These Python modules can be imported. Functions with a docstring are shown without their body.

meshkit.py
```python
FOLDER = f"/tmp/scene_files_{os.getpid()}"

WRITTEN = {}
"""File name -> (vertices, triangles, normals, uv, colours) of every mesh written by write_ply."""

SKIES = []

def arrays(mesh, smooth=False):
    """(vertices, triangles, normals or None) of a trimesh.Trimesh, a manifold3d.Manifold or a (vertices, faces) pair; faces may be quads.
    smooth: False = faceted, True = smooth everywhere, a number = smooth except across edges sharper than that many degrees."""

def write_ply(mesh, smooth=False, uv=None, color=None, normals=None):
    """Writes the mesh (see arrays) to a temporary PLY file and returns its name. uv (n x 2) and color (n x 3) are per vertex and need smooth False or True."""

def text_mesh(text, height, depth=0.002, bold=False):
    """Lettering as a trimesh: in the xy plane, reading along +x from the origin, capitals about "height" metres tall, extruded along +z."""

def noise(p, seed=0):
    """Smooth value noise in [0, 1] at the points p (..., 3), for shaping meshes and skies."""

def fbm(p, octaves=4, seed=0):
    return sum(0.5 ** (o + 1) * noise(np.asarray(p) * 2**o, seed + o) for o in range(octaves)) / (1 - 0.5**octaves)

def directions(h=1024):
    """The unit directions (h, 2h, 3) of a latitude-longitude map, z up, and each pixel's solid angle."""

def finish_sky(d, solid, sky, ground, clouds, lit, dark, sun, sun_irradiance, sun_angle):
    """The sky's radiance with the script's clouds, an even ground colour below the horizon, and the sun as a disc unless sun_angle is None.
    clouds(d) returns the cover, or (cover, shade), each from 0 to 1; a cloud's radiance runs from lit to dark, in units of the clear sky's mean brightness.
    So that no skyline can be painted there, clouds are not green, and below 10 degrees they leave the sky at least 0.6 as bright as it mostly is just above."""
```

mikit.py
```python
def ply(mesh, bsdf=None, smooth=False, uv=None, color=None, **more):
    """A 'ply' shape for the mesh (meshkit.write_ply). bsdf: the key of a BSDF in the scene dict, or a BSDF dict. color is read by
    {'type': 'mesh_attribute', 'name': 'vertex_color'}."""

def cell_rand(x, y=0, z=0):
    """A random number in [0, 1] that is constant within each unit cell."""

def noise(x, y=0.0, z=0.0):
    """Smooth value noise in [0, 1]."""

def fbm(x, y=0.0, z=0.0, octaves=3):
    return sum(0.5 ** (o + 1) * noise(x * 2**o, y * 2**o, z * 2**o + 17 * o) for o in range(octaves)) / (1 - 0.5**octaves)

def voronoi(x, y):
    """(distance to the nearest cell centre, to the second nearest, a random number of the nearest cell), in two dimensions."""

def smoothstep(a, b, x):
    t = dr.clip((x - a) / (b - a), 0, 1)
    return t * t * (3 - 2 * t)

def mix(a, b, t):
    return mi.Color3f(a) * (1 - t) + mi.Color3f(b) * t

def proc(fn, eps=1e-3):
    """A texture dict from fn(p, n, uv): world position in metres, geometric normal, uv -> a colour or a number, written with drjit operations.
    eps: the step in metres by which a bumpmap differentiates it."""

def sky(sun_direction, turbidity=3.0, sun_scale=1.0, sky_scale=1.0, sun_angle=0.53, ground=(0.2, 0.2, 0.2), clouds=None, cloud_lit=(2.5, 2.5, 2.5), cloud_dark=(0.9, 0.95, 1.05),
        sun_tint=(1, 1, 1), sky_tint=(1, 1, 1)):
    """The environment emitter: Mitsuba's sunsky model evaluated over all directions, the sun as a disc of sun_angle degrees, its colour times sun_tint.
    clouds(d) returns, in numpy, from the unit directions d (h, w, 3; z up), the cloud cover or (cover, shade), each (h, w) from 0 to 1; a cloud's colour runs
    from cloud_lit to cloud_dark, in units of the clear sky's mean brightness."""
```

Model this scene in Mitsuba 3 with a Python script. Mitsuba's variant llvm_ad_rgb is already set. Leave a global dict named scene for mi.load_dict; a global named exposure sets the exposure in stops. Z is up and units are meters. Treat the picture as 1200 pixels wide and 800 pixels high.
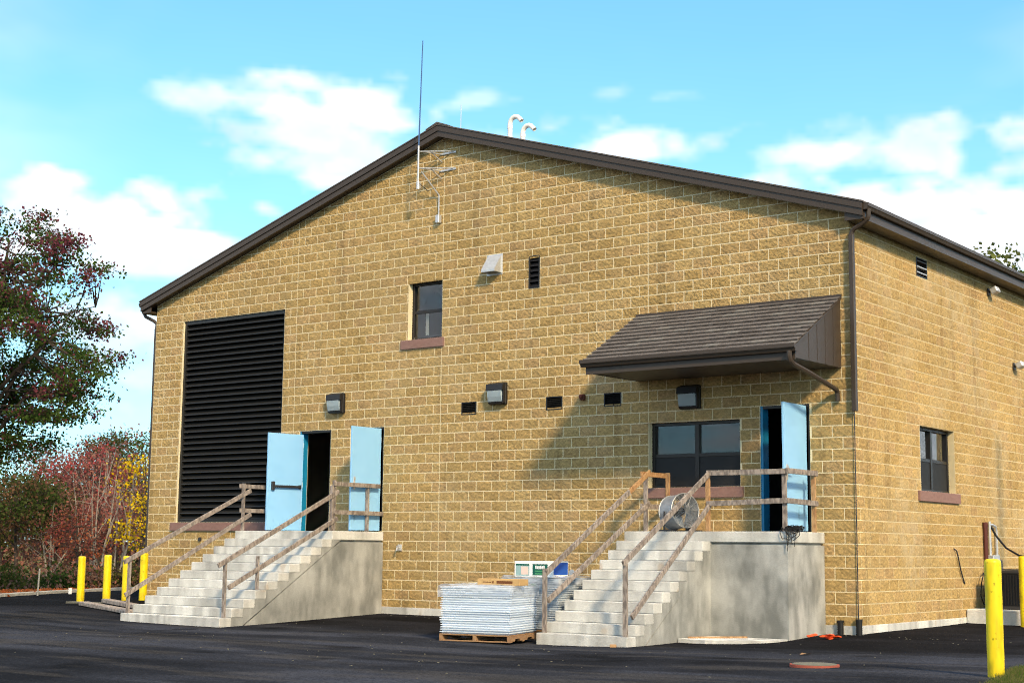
import math, random
import numpy as np
import drjit as dr
import mitsuba as mi
import trimesh
from shapely.geometry import Polygon, box as sbox
from scipy.interpolate import RBFInterpolator
import meshkit, mikit
from mikit import proc, fbm, noise, cell_rand, smoothstep, mix, voronoi

T = mi.ScalarTransform4f
scene, labels = {}, {}

# ------------------------------------------------------------------ camera, sky, exposure
CAM = np.array([11.083, -24.772, 1.312])
YAW, PITCH, ROLL = -0.6469, 0.1385, 0.0104
fw = np.array([math.sin(YAW) * math.cos(PITCH), math.cos(YAW) * math.cos(PITCH), math.sin(PITCH)])
rt = np.array([math.cos(YAW), -math.sin(YAW), 0.0])
up = np.cross(rt, fw)
rt, up = math.cos(ROLL) * rt + math.sin(ROLL) * up, math.cos(ROLL) * up - math.sin(ROLL) * rt
scene['camera'] = {'type': 'perspective', 'fov': 37.92, 'fov_axis': 'x', 'near_clip': 0.1, 'far_clip': 6000.0,
                   'to_world': T().look_at(origin=CAM.tolist(), target=(CAM + fw).tolist(), up=up.tolist())}

SUN = (2.71, -1.9, 1.93)


def cloud_cover(d):
    az = np.degrees(np.arctan2(d[..., 0], d[..., 1]))
    el = np.degrees(np.arcsin(np.clip(d[..., 2], -1, 1)))
    q = d / np.maximum(d[..., 2:3] + 0.12, 0.05)
    n1 = meshkit.fbm(q * np.array([1.6, 1.6, 0.4]) + 7.3, 5, 3)
    n2 = meshkit.fbm(d * np.array([34.0, 34.0, 56.0]) + 2.0, 5, 11)
    n3 = meshkit.fbm(d * np.array([9.0, 9.0, 20.0]) + 5.0, 4, 23)
    base = 0.92 * smooth(n1, 0.32, 0.56)                      # loose fair-weather cloud everywhere
    inview = np.exp(-((az + 37) / 24.0) ** 4)
    base = base * (1 - 0.9 * inview)

    def blob(a, e, sa, se, amp, rag=1.0):
        r = np.sqrt(((az - a) / sa) ** 2 + ((el - e) / se) ** 2)
        return amp * np.clip(1.45 - r + rag * ((n2 - 0.5) * 2.6 + (n3 - 0.5) * 1.5), 0, 1)
    v = base
    for b in [(-45.2, 16.3, 3.5, 1.5, 1.0), (-47.5, 16.8, 3.0, 0.8, 0.7), (-43.6, 14.9, 2.6, 1.3, 0.8), (-53.5, 11.9, 5.0, 1.6, 1.0), (-50.5, 10.8, 4.5, 1.4, 0.9), (-52.0, 8.0, 7.5, 2.6, 0.75),
              (-46.8, 12.8, 0.8, 0.4, 0.7), (-38.6, 17.0, 1.4, 0.4, 0.5), (-33.5, 15.3, 4.4, 0.95, 0.95), (-30.6, 17.2, 1.2, 0.3, 0.5), (-33.2, 17.4, 0.8, 0.3, 0.4),
              (-24.0, 15.0, 3.4, 0.85, 0.85), (-20.3, 14.4, 0.8, 1.25, 0.80), (-19.5, 11.7, 8.5, 2.4, 1.15), (-29.0, 13.6, 5.0, 0.7, 0.6), (-17.0, 12.2, 3.0, 1.2, 0.95), (-12.0, 11.0, 8.0, 3.2, 1.0)]:
        v = np.maximum(v, blob(*b))
    haze = 0.42 * np.exp(-np.maximum(el, 0) / 6.0)
    cover = np.clip(np.maximum(0.93 * smooth(v, 0.05, 1.15), haze), 0, 1)
    n4 = meshkit.fbm(d * np.array([16.0, 16.0, 34.0]) + np.array([0, 0, 0.9]), 4, 31)
    shade = np.clip(0.30 + 1.5 * (n4 - 0.5) + 0.8 * (n2 - 0.5) + 0.25 * smooth(-el, -12, -5), 0, 1)
    return cover, shade


def smooth(x, a, b):
    t = np.clip((x - a) / (b - a), 0, 1)
    return t * t * (3 - 2 * t)


scene['sky'] = mikit.sky(SUN, turbidity=3.0, clouds=cloud_cover, sun_scale=0.66, sun_angle=6.0, sky_scale=1.6, sky_tint=(0.66, 1.05, 1.10), sun_tint=(1.0, 0.975, 0.92),
                         cloud_lit=(2.45, 2.35, 2.3), cloud_dark=(1.25, 1.38, 1.55), ground=(0.07, 0.07, 0.06))
exposure = 2.38

# ------------------------------------------------------------------ helpers
KEYS = {}


def free(key):
    """The key, or the key with the next three-digit number."""
    if key not in KEYS:
        KEYS[key] = 0
        return key
    KEYS[key] += 1
    return f'{key}_{KEYS[key]:03d}'


def tag(key, label=None, category=None, group=None, kind=None):
    d = {k: v for k, v in dict(label=label, category=category, group=group, kind=kind).items() if v}
    if d:
        labels[key] = d
    return key


def add(key, mesh, bsdf, smooth=False, label=None, category=None, group=None, kind=None, **kw):
    key = free(key)
    scene[key] = mikit.ply(mesh, bsdf, smooth, **kw)
    return tag(key, label, category, group, kind)


def thing(key, label, category, group=None):
    return tag(free(key), label, category, group)


def cat(ms):
    return trimesh.util.concatenate(list(ms))


def box(x0, x1, y0, y1, z0, z1, ch=0.0):
    """Axis-aligned box, its edges chamfered by ch."""
    lo, hi = np.minimum([x0, y0, z0], [x1, y1, z1]), np.maximum([x0, y0, z0], [x1, y1, z1])
    if ch <= 0:
        m = trimesh.creation.box(hi - lo)
        m.apply_translation((lo + hi) / 2)
        return m
    ch = min(ch, 0.45 * (hi - lo).min())
    pts = []
    for a in range(3):
        l, h = lo + ch, hi - ch
        l[a], h[a] = lo[a], hi[a]
        pts += [[(l, h)[i][0], (l, h)[j][1], (l, h)[k][2]] for i in (0, 1) for j in (0, 1) for k in (0, 1)]
    return trimesh.convex.convex_hull(np.array(pts))


def beam(p, q, w, h, upv=(0, 0, 1), ch=0.004):
    """A straight timber from p to q, w across and h deep (h along upv as far as that goes)."""
    p, q = np.array(p, float), np.array(q, float)
    d = q - p
    L = np.linalg.norm(d)
    d /= L
    u = np.array(upv, float)
    if abs(d @ u) > 0.98:
        u = np.array([0, 1.0, 0])
    s = np.cross(d, u)
    s /= np.linalg.norm(s)
    u = np.cross(s, d)
    m = box(-w / 2, w / 2, -h / 2, h / 2, 0, L, ch)
    M = np.eye(4)
    M[:3, 0], M[:3, 1], M[:3, 2], M[:3, 3] = s, u, d, p
    m.apply_transform(M)
    if np.linalg.det(M[:3, :3]) < 0:
        m.invert()
    return m


def tube(pts, r, n=8, cap=True):
    """A tube of radius r (a number or one per point) along the points."""
    p = np.array(pts, float)
    r = np.broadcast_to(np.asarray(r, float), (len(p),))
    t = np.gradient(p, axis=0)
    t /= np.linalg.norm(t, axis=1, keepdims=True) + 1e-12
    a = np.cross(t[0], [0, 0, 1.0] if abs(t[0, 2]) < 0.9 else [1.0, 0, 0])
    a /= np.linalg.norm(a)
    A = []
    for k in range(len(p)):
        a = a - t[k] * (a @ t[k])
        a /= np.linalg.norm(a) + 1e-12
        A.append(a)
    A = np.array(A)
    B = np.cross(t, A)
    ang = np.arange(n) * 2 * np.pi / n
    v = p[:, None] + r[:, None, None] * (np.cos(ang)[None, :, None] * A[:, None] + np.sin(ang)[None, :, None] * B[:, None])
    v = v.reshape(-1, 3)
    i, j = np.meshgrid(np.arange(len(p) - 1), np.arange(n), indexing='ij')
    q = np.stack([i * n + j, i * n + (j + 1) % n, (i + 1) * n + (j + 1) % n, (i + 1) * n + j], -1).reshape(-1, 4)
    f = np.vstack([q[:, [0, 1, 2]], q[:, [0, 2, 3]]])
    if cap:
        c0, c1 = len(v), len(v) + 1
        v = np.vstack([v, p[:1], p[-1:]])
        k = np.arange(n)
        f = np.vstack([f, np.stack([k * 0 + c0, (k + 1) % n, k], 1), np.stack([k * 0 + c1, (len(p) - 1) * n + k, (len(p) - 1) * n + (k + 1) % n], 1)])
    return trimesh.Trimesh(v, f, process=False)


def prism_x(yz, x0, x1):
    """The polygon given in (y, z), extruded from x0 to x1."""
    m = trimesh.creation.extrude_polygon(Polygon(yz), x1 - x0, engine='earcut')
    v = m.vertices.copy()
    m.vertices = np.stack([v[:, 2] + x0, v[:, 0], v[:, 1]], 1)
    return m


def prism_y(poly, y0, y1):
    """A polygon in (x, z), extruded from y0 to y1."""
    m = trimesh.creation.extrude_polygon(poly if hasattr(poly, 'exterior') else Polygon(poly), y1 - y0, engine='earcut')
    v = m.vertices.copy()
    m.vertices = np.stack([v[:, 0], v[:, 2] + y0, v[:, 1]], 1)
    m.invert()
    return m


def spin(m, deg, at=(0, 0, 0), axis=(0, 0, 1)):
    m = m.copy()
    m.apply_transform(trimesh.transformations.rotation_matrix(math.radians(deg), axis, at))
    return m


# ------------------------------------------------------------------ materials
def rgb(*c):
    return {'type': 'rgb', 'value': list(c)}


def plastic(name, c, rough=0.4, spec=0.4):
    scene[name] = {'type': 'twosided', 'b': {'type': 'principled', 'base_color': c if isinstance(c, dict) else rgb(*c), 'roughness': rough, 'specular': spec}}
    return name


def bumped(name, c, rough, bump, scale, eps=2e-3, spec=0.3):
    scene[name] = {'type': 'twosided', 'b': {'type': 'bumpmap', 'arbitrary': proc(bump, eps), 'scale': scale,
                   'b': {'type': 'principled', 'base_color': c if isinstance(c, dict) else rgb(*c), 'roughness': rough, 'specular': spec}}}
    return name


B, C = 0.4064, 0.21           # block module: length and course height


def block_color(p, n, uv):
    u = p.x + p.y
    row = dr.floor(p.z / C)
    col = dr.floor(u / B + 0.5 * (row - 2 * dr.floor(row / 2)))
    r = cell_rand(col + 300, row + 50, 3)
    r2 = cell_rand(col + 300, row + 50, 9)
    f1 = fbm(p.x * 26, p.y * 26, p.z * 26, 3)
    f2 = fbm(p.x * 90, p.y * 90, p.z * 90, 2)
    big = fbm(p.x * 0.9, p.y * 0.9, p.z * 0.7, 3)
    a = mix((0.375, 0.252, 0.100), (0.428, 0.300, 0.130), r)
    a = mix(a, (0.40, 0.255, 0.155), 0.30 * smoothstep(0.55, 1.0, r2))
    a = mix(a, (0.30, 0.205, 0.075), 0.25 * smoothstep(0.72, 1.0, cell_rand(col + 90, row + 7, 5)))
    a = a * (0.55 + 0.90 * f1) * (0.60 + 0.80 * f2)
    lime = smoothstep(0.42, 0.75, fbm(p.x * 1.1 + 7, p.y * 0.8, p.z * 0.55, 4)) * (0.25 + 0.75 * smoothstep(0.35, 0.65, fbm(p.x * 9, p.y * 9, p.z * 5, 3)))
    a = mix(a, (0.47, 0.385, 0.245), lime * dr.select(n.x > 0.5, 0.55, 0.22))
    drip = smoothstep(0.60, 0.85, fbm(p.x * 5, p.y * 5, p.z * 0.35 + 2, 3))
    return mi.Color3f(a * (0.86 + 0.28 * big) * (1 - 0.22 * drip))


def block_bump(p, n, uv):
    return fbm(p.x * 22, p.y * 22, p.z * 22, 3) + 0.35 * fbm(p.x * 75, p.y * 75, p.z * 75, 2)


bumped('split_face_block', proc(block_color), 0.9, block_bump, 0.034, 3e-3, 0.15)


def mortar_color(p, n, uv):
    f = fbm(p.x * 14, p.y * 14, p.z * 14, 3)
    return mix((0.66, 0.575, 0.38), (0.76, 0.675, 0.47), f)


plastic('mortar', proc(mortar_color), 0.9, 0.1)
plastic('dull_mortar', proc(lambda p, n, uv: mix((0.50, 0.415, 0.25), (0.62, 0.53, 0.34), fbm(p.x * 9, p.y * 3, p.z * 9, 3))), 0.9, 0.1)


def concrete_color(p, n, uv):
    a = fbm(p.x * 1.7, p.y * 1.7, p.z * 1.1, 4)
    s = fbm(p.x * 7, p.y * 7, p.z * 0.8 + 4, 3)
    g = fbm(p.x * 60, p.y * 60, p.z * 60, 2)
    m = mix((0.37, 0.370, 0.355), (0.64, 0.640, 0.615), smoothstep(0.25, 0.72, 0.55 * a + 0.45 * s))
    foot = smoothstep(0.45, 0.75, fbm(p.x * 2.4, p.y * 5, 3.0, 3)) * dr.select(n.z > 0.6, 0.35, 0.12)
    rust = smoothstep(0.74, 0.82, fbm(p.x * 3.1, p.y * 3.1, p.z * 2 + 9, 3))
    m = mix(m * (1 - foot), (0.40, 0.27, 0.15), 0.35 * rust)
    return mi.Color3f(m * (0.84 + 0.32 * g))


bumped('concrete', proc(concrete_color), 0.85, lambda p, n, uv: fbm(p.x * 30, p.y * 30, p.z * 30, 3), 0.006)


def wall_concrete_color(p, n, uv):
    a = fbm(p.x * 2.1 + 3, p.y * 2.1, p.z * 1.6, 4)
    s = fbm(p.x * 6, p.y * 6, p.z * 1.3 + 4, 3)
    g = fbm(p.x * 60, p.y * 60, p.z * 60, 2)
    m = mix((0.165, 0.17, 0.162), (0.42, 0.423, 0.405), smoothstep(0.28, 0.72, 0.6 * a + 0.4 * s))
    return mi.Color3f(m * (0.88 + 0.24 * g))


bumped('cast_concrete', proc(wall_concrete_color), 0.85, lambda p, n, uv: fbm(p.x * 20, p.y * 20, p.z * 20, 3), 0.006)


def wood_color(p, n, uv):
    g = fbm(p.x * 30, p.y * 30, p.z * 9, 3)
    k = fbm(p.x * 4, p.y * 4, p.z * 4, 2)
    return mi.Color3f(mix((0.16, 0.135, 0.122), (0.34, 0.29, 0.255), smoothstep(0.3, 0.7, g)) * (0.8 + 0.4 * k))


plastic('weathered_wood', proc(wood_color), 0.8, 0.2)


def rust_wood_color(p, n, uv):
    g = fbm(p.x * 30, p.y * 30, p.z * 9, 3)
    return mix((0.30, 0.16, 0.075), (0.46, 0.28, 0.14), smoothstep(0.3, 0.7, g))


plastic('orange_wood', proc(rust_wood_color), 0.8, 0.2)


def shingle_color(p, n, uv):
    g = fbm(p.x * 40, p.y * 40, p.z * 40, 2)
    return mi.Color3f(mi.Color3f(0.11, 0.098, 0.093) * (0.6 + 0.8 * g))


plastic('shingle', proc(shingle_color), 0.85, 0.2)
plastic('shingle_dark', proc(lambda p, n, uv: mi.Color3f(mi.Color3f(0.090, 0.080, 0.076) * (0.6 + 0.8 * fbm(p.x * 40, p.y * 40, p.z * 40, 2)))), 0.85, 0.2)
plastic('shingle_pale', proc(lambda p, n, uv: mi.Color3f(mi.Color3f(0.14, 0.13, 0.122) * (0.6 + 0.8 * fbm(p.x * 40, p.y * 40, p.z * 40, 2)))), 0.85, 0.2)
plastic('bronze_metal', (0.050, 0.037, 0.028), 0.42, 0.4)
plastic('louver_paint', (0.017, 0.017, 0.017), 0.35, 0.4)
plastic('cast_sill', proc(lambda p, n, uv: mix((0.20, 0.115, 0.10), (0.28, 0.17, 0.15), fbm(p.x * 20, p.y * 20, p.z * 20, 3))), 0.8, 0.2)
plastic('window_frame', (0.014, 0.012, 0.012), 0.35, 0.4)
plastic('black_box', (0.013, 0.013, 0.015), 0.4, 0.4)
plastic('door_paint', proc(lambda p, n, uv: mi.Color3f(mix((0.245, 0.520, 0.83), (0.29, 0.565, 0.87), fbm(p.x * 3, p.y * 3, p.z * 2, 3)) * (1 - 0.35 * smoothstep(0.62, 0.80, fbm(p.x * 11, p.y * 11, p.z * 2.5, 3)) * smoothstep(2.6, 1.8, p.z)))), 0.35, 0.4)
plastic('frame_paint', (0.01, 0.21, 0.42), 0.35, 0.4)
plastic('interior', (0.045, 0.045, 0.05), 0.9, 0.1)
plastic('insect_screen', (0.022, 0.024, 0.027), 0.6, 0.2)
plastic('blind', (0.20, 0.22, 0.20), 0.7, 0.2)
plastic('black_rubber', (0.012, 0.012, 0.013), 0.5, 0.3)
plastic('dark_metal', (0.03, 0.03, 0.033), 0.4, 0.4)
plastic('brown_conduit', (0.10, 0.03, 0.022), 0.5, 0.3)
plastic('white_pipe', (0.82, 0.81, 0.78), 0.45, 0.4)
plastic('antenna_blue', (0.05, 0.12, 0.28), 0.4, 0.4)
scene['galvanised'] = {'type': 'twosided', 'b': {'type': 'principled', 'base_color': proc(lambda p, n, uv: mix((0.50, 0.52, 0.54), (0.66, 0.68, 0.70), fbm(p.x * 25, p.y * 25, p.z * 25, 2))), 'metallic': 0.55, 'roughness': 0.45}}
plastic('yellow_paint', proc(lambda p, n, uv: mi.Color3f(mix((0.74, 0.56, 0.006), (0.82, 0.64, 0.008), fbm(p.x * 9, p.y * 9, p.z * 3, 3)) * (1 - 0.5 * smoothstep(0.72, 0.80, fbm(p.x * 30, p.y * 30, p.z * 22, 3))) * (1 - 0.28 * smoothstep(0.52, 0.75, fbm(p.x * 12, p.y * 12, p.z * 2.2, 3))) * (1 - 0.45 * smoothstep(0.22, -0.05, p.z) * fbm(p.x * 14, p.y * 14, p.z * 8, 2)))), 0.35, 0.45)
scene['fan_grey'] = {'type': 'twosided', 'b': {'type': 'principled', 'base_color': proc(lambda p, n, uv: mix((0.26, 0.28, 0.31), (0.42, 0.44, 0.46), fbm(p.x * 12, p.y * 12, p.z * 12, 2))), 'metallic': 0.4, 'roughness': 0.5}}
plastic('cardboard', proc(lambda p, n, uv: mix((0.42, 0.26, 0.11), (0.50, 0.33, 0.15), fbm(p.x * 20, p.y * 20, p.z * 20, 2))), 0.85, 0.2)
plastic('brown_print', (0.13, 0.05, 0.02), 0.8, 0.2)
plastic('white_card', (0.78, 0.77, 0.76), 0.6, 0.3)
plastic('green_print', (0.006, 0.09, 0.065), 0.5, 0.3)
plastic('light_green_print', (0.10, 0.38, 0.16), 0.5, 0.3)
plastic('teal_print', (0.28, 0.42, 0.42), 0.5, 0.3)
plastic('pink_print', (0.72, 0.55, 0.48), 0.5, 0.3)
plastic('blue_print', (0.02, 0.09, 0.42), 0.5, 0.3)
plastic('panel_white', proc(lambda p, n, uv: mix((0.60, 0.68, 0.78), (0.78, 0.83, 0.89), fbm(p.x * 6, p.y * 6, p.z * 18, 3))), 0.4, 0.45)
plastic('panel_grey', proc(lambda p, n, uv: mix((0.40, 0.45, 0.50), (0.62, 0.66, 0.70), fbm(p.x * 6, p.y * 6, p.z * 18, 3))), 0.4, 0.45)
plastic('panel_white_dim', (0.56, 0.63, 0.72), 0.4, 0.45)
plastic('panel_grey_dim', (0.36, 0.41, 0.47), 0.4, 0.45)
plastic('pallet_wood', proc(lambda p, n, uv: mix((0.22, 0.115, 0.065), (0.36, 0.23, 0.12), fbm(p.x * 18, p.y * 18, p.z * 18, 3))), 0.85, 0.2)
plastic('orange_plastic', (0.85, 0.10, 0.02), 0.5, 0.3)
plastic('bark', proc(lambda p, n, uv: mix((0.030, 0.024, 0.021), (0.085, 0.070, 0.060), fbm(p.x * 8, p.y * 8, p.z * 3, 3))), 0.95, 0.1)
plastic('pale_bark', proc(lambda p, n, uv: mix((0.13, 0.11, 0.095), (0.40, 0.36, 0.31), fbm(p.x * 7, p.y * 7, p.z * 2, 3))), 0.9, 0.1)
scene['window_glass'] = {'type': 'thindielectric', 'int_ior': 1.5}
scene['lens_glass'] = {'type': 'twosided', 'b': {'type': 'bumpmap', 'arbitrary': proc(lambda p, n, uv: dr.sin((p.x + p.y) * 260.0)), 'scale': 0.004,
                       'b': {'type': 'principled', 'base_color': rgb(0.34, 0.42, 0.47), 'roughness': 0.18, 'specular': 0.8, 'clearcoat': 0.6}}}
scene['plastic_wrap'] = {'type': 'blendbsdf', 'weight': proc(lambda p, n, uv: 0.08 + 0.45 * smoothstep(0.45, 0.8, fbm(p.x * 5, p.y * 5, p.z * 9, 3))),
                         'a': {'type': 'thindielectric', 'int_ior': 1.45}, 'b': {'type': 'twosided', 'b': {'type': 'principled', 'base_color': rgb(0.70, 0.76, 0.84), 'roughness': 0.25, 'specular': 0.6}}}
scene['leaf'] = {'type': 'principledthin', 'base_color': {'type': 'mesh_attribute', 'name': 'vertex_color'}, 'roughness': 0.6, 'diff_trans': 0.7, 'spec_trans': 0.0, 'eta': 1.3}


def asphalt_color(p, n, uv):
    s = fbm(p.x * 1.3 + 0.5 * p.y, p.y * 0.45, 0.0, 4)
    f = fbm(p.x * 35, p.y * 35, 0.0, 3)
    fine = noise(p.x * 140, p.y * 140)
    d = smoothstep(-2.6, -5.2, p.y + 0.7 * (fbm(p.x * 0.6, p.y * 0.6, 3.0, 3) - 0.5)) * smoothstep(2.0, 4.0, p.x * 0 + 9.0)
    base = mix((0.0065, 0.0065, 0.008), (0.020, 0.022, 0.029), d)
    s2 = fbm(p.x * 0.35 + 0.2 * p.y, p.y * 2.2, 5.0, 4)
    patch = smoothstep(0.50, 0.56, fbm(p.x * 0.16 + 2.0, p.y * 0.22, 8.0, 3))
    oil = smoothstep(0.70, 0.80, fbm(p.x * 0.9 + 11, p.y * 0.9, 14.0, 3))
    s3 = smoothstep(0.38, 0.66, fbm(p.x * 0.22 + 0.15 * p.y, p.y * 1.1, 21.0, 4))
    c = base * (0.10 + 0.55 * s + 0.65 * s2 + 0.75 * s3) * (0.35 + 1.3 * f) * (0.82 + 0.30 * patch) * (1 - 0.5 * oil)
    dust = smoothstep(0.52, 0.76, fbm(p.x * 0.5, p.y * 2.6, 9.0, 4)) * 0.6 * d
    c = mix(c, (0.060, 0.055, 0.050), dust * (0.2 + 0.8 * f))
    spk = smoothstep(0.90, 0.98, fine) * 0.35
    return mi.Color3f(mix(c, (0.15, 0.15, 0.15), spk))


bumped('asphalt', proc(asphalt_color), 0.9, lambda p, n, uv: fbm(p.x * 60, p.y * 60, 0.0, 3) + 1.5 * fbm(p.x * 3, p.y * 3, 1.0, 3), 0.012, 3e-3, 0.12)


def soil_color(p, n, uv):
    a = fbm(p.x * 0.5, p.y * 0.5, 0.0, 4)
    f = fbm(p.x * 9, p.y * 9, 2.0, 3)
    c = mix((0.10, 0.055, 0.025), (0.055, 0.07, 0.018), smoothstep(0.35, 0.6, a))
    return mi.Color3f(c * (0.5 + f))


bumped('soil', proc(soil_color), 0.95, lambda p, n, uv: fbm(p.x * 15, p.y * 15, 0.0, 3), 0.05)
plastic('turf', proc(lambda p, n, uv: mi.Color3f(mix((0.035, 0.055, 0.012), (0.09, 0.095, 0.035), fbm(p.x * 7, p.y * 7, 0.0, 3)))), 0.95, 0.1)
plastic('kerb_stone', proc(lambda p, n, uv: mix((0.22, 0.21, 0.19), (0.40, 0.39, 0.36), fbm(p.x * 6, p.y * 6, p.z * 6, 3))), 0.9, 0.2)

# ------------------------------------------------------------------ ground
GP = np.array([(0, 0, -.10), (-5, 0, -.10), (-11, 0, -.10), (-16, 0, -.05), (-19.1, 0, -.02), (-11.1, -4.7, -.24), (-14.1, -4.72, -.22), (-2.1, -4.2, -.22), (-3.9, -4.2, -.26),
               (-.58, -1.5, -.17), (-5, -5.2, -.2), (0, 3.75, -.08), (0, 7, -.02), (5.4, -8.6, 0), (5.0, -3, -.06), (.5, 7, -.05), (0.6, 6.8, -.05), (-20, -.5, -.1), (-20.5, 1, -.1), (-26, 2, -.1),
               (-25, -6, -.15), (-10, -12, -.22), (0, -14, -.16), (11, -25, -.3), (-20, -20, -.3), (20, -15, -.05), (20, 10, 0), (10, 10, 0), (-30, -20, -.3), (-30, 20, -.15), (0, -35, -.3)], float)
_g = RBFInterpolator(GP[:, :2], GP[:, 2], kernel='thin_plate_spline', smoothing=0.3)


def gz(x, y):
    x, y = np.asarray(x, float), np.asarray(y, float)
    z = np.clip(_g(np.stack([x.ravel(), y.ravel()], 1)).reshape(x.shape), -0.34, 0.05)
    r = np.hypot(x + 5, y + 5)
    t = smooth(r, 30, 46)
    z = z * (1 - t) - 0.1 * t
    edge = (x + 26.3) * (-0.937) + (y - 3.1) * 0.35 * 0 - 0.0            # metres beyond the edge of the pavement
    return z - 0.85 * smooth(np.maximum(-(x + 26.5), 0), 1.0, 18.0)


def g1(x, y):
    return float(gz(np.array([x]), np.array([y]))[0])


def sheet(xs, ys, dz=0.0):
    X, Y = np.meshgrid(xs, ys, indexing='ij')
    Z = gz(X, Y) + dz
    n, m = X.shape
    v = np.stack([X, Y, Z], -1).reshape(-1, 3)
    i, j = np.meshgrid(np.arange(n - 1), np.arange(m - 1), indexing='ij')
    a = i * m + j
    q = np.stack([a, a + m, a + m + 1, a + 1], -1).reshape(-1, 4)
    return trimesh.Trimesh(v, np.vstack([q[:, [0, 1, 2]], q[:, [0, 2, 3]]]), process=False)


far = [60, 90, 150, 300, 700, 1500]
xs = np.concatenate([-np.array(far[::-1]) - 20, np.arange(-60, 40.1, 2.0), np.array(far)])
ys = np.concatenate([-np.array(far[::-1]), np.arange(-50, 50.1, 2.0), np.array(far) + 10])
add('ground', sheet(xs, ys, -0.03), 'soil', True, kind='structure', label='leaf-strewn soil and rough grass beyond the asphalt')
asp = sheet(np.arange(-30, 34.1, 0.5), np.arange(-45, 34.1, 0.5), 0.0)
EN = np.array([0.937, -0.349, 0.0])            # the edge of the pavement runs from (-25.2, 0) to (-27.9, 7.3)
EN = np.array([7.3, 2.7, 0.0]) / math.hypot(7.3, 2.7)
asp = trimesh.intersections.slice_mesh_plane(asp, EN, [-26.3, 3.0, 0])
add('asphalt_pavement', asp, 'asphalt', True, kind='structure', label='dark freshly laid asphalt yard')
ed = np.array([-2.7, 7.3]) / math.hypot(7.3, 2.7)
kv = []
for s in np.arange(-34, 34.1, 1.0):
    c = np.array([-26.3, 3.0]) + ed * s
    kv.append(c)
kb = []
for a, b in zip(kv[:-1], kv[1:]):
    za, zb = g1(*a), g1(*b)
    kb.append(beam((a[0] - .12, a[1] - .04, za + .02), (b[0] - .12, b[1] - .04, zb + .02), 0.22, 0.12, ch=0.01))
add('kerb', cat(kb), 'kerb_stone', kind='structure', label='low pale edging along the asphalt')

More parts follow.
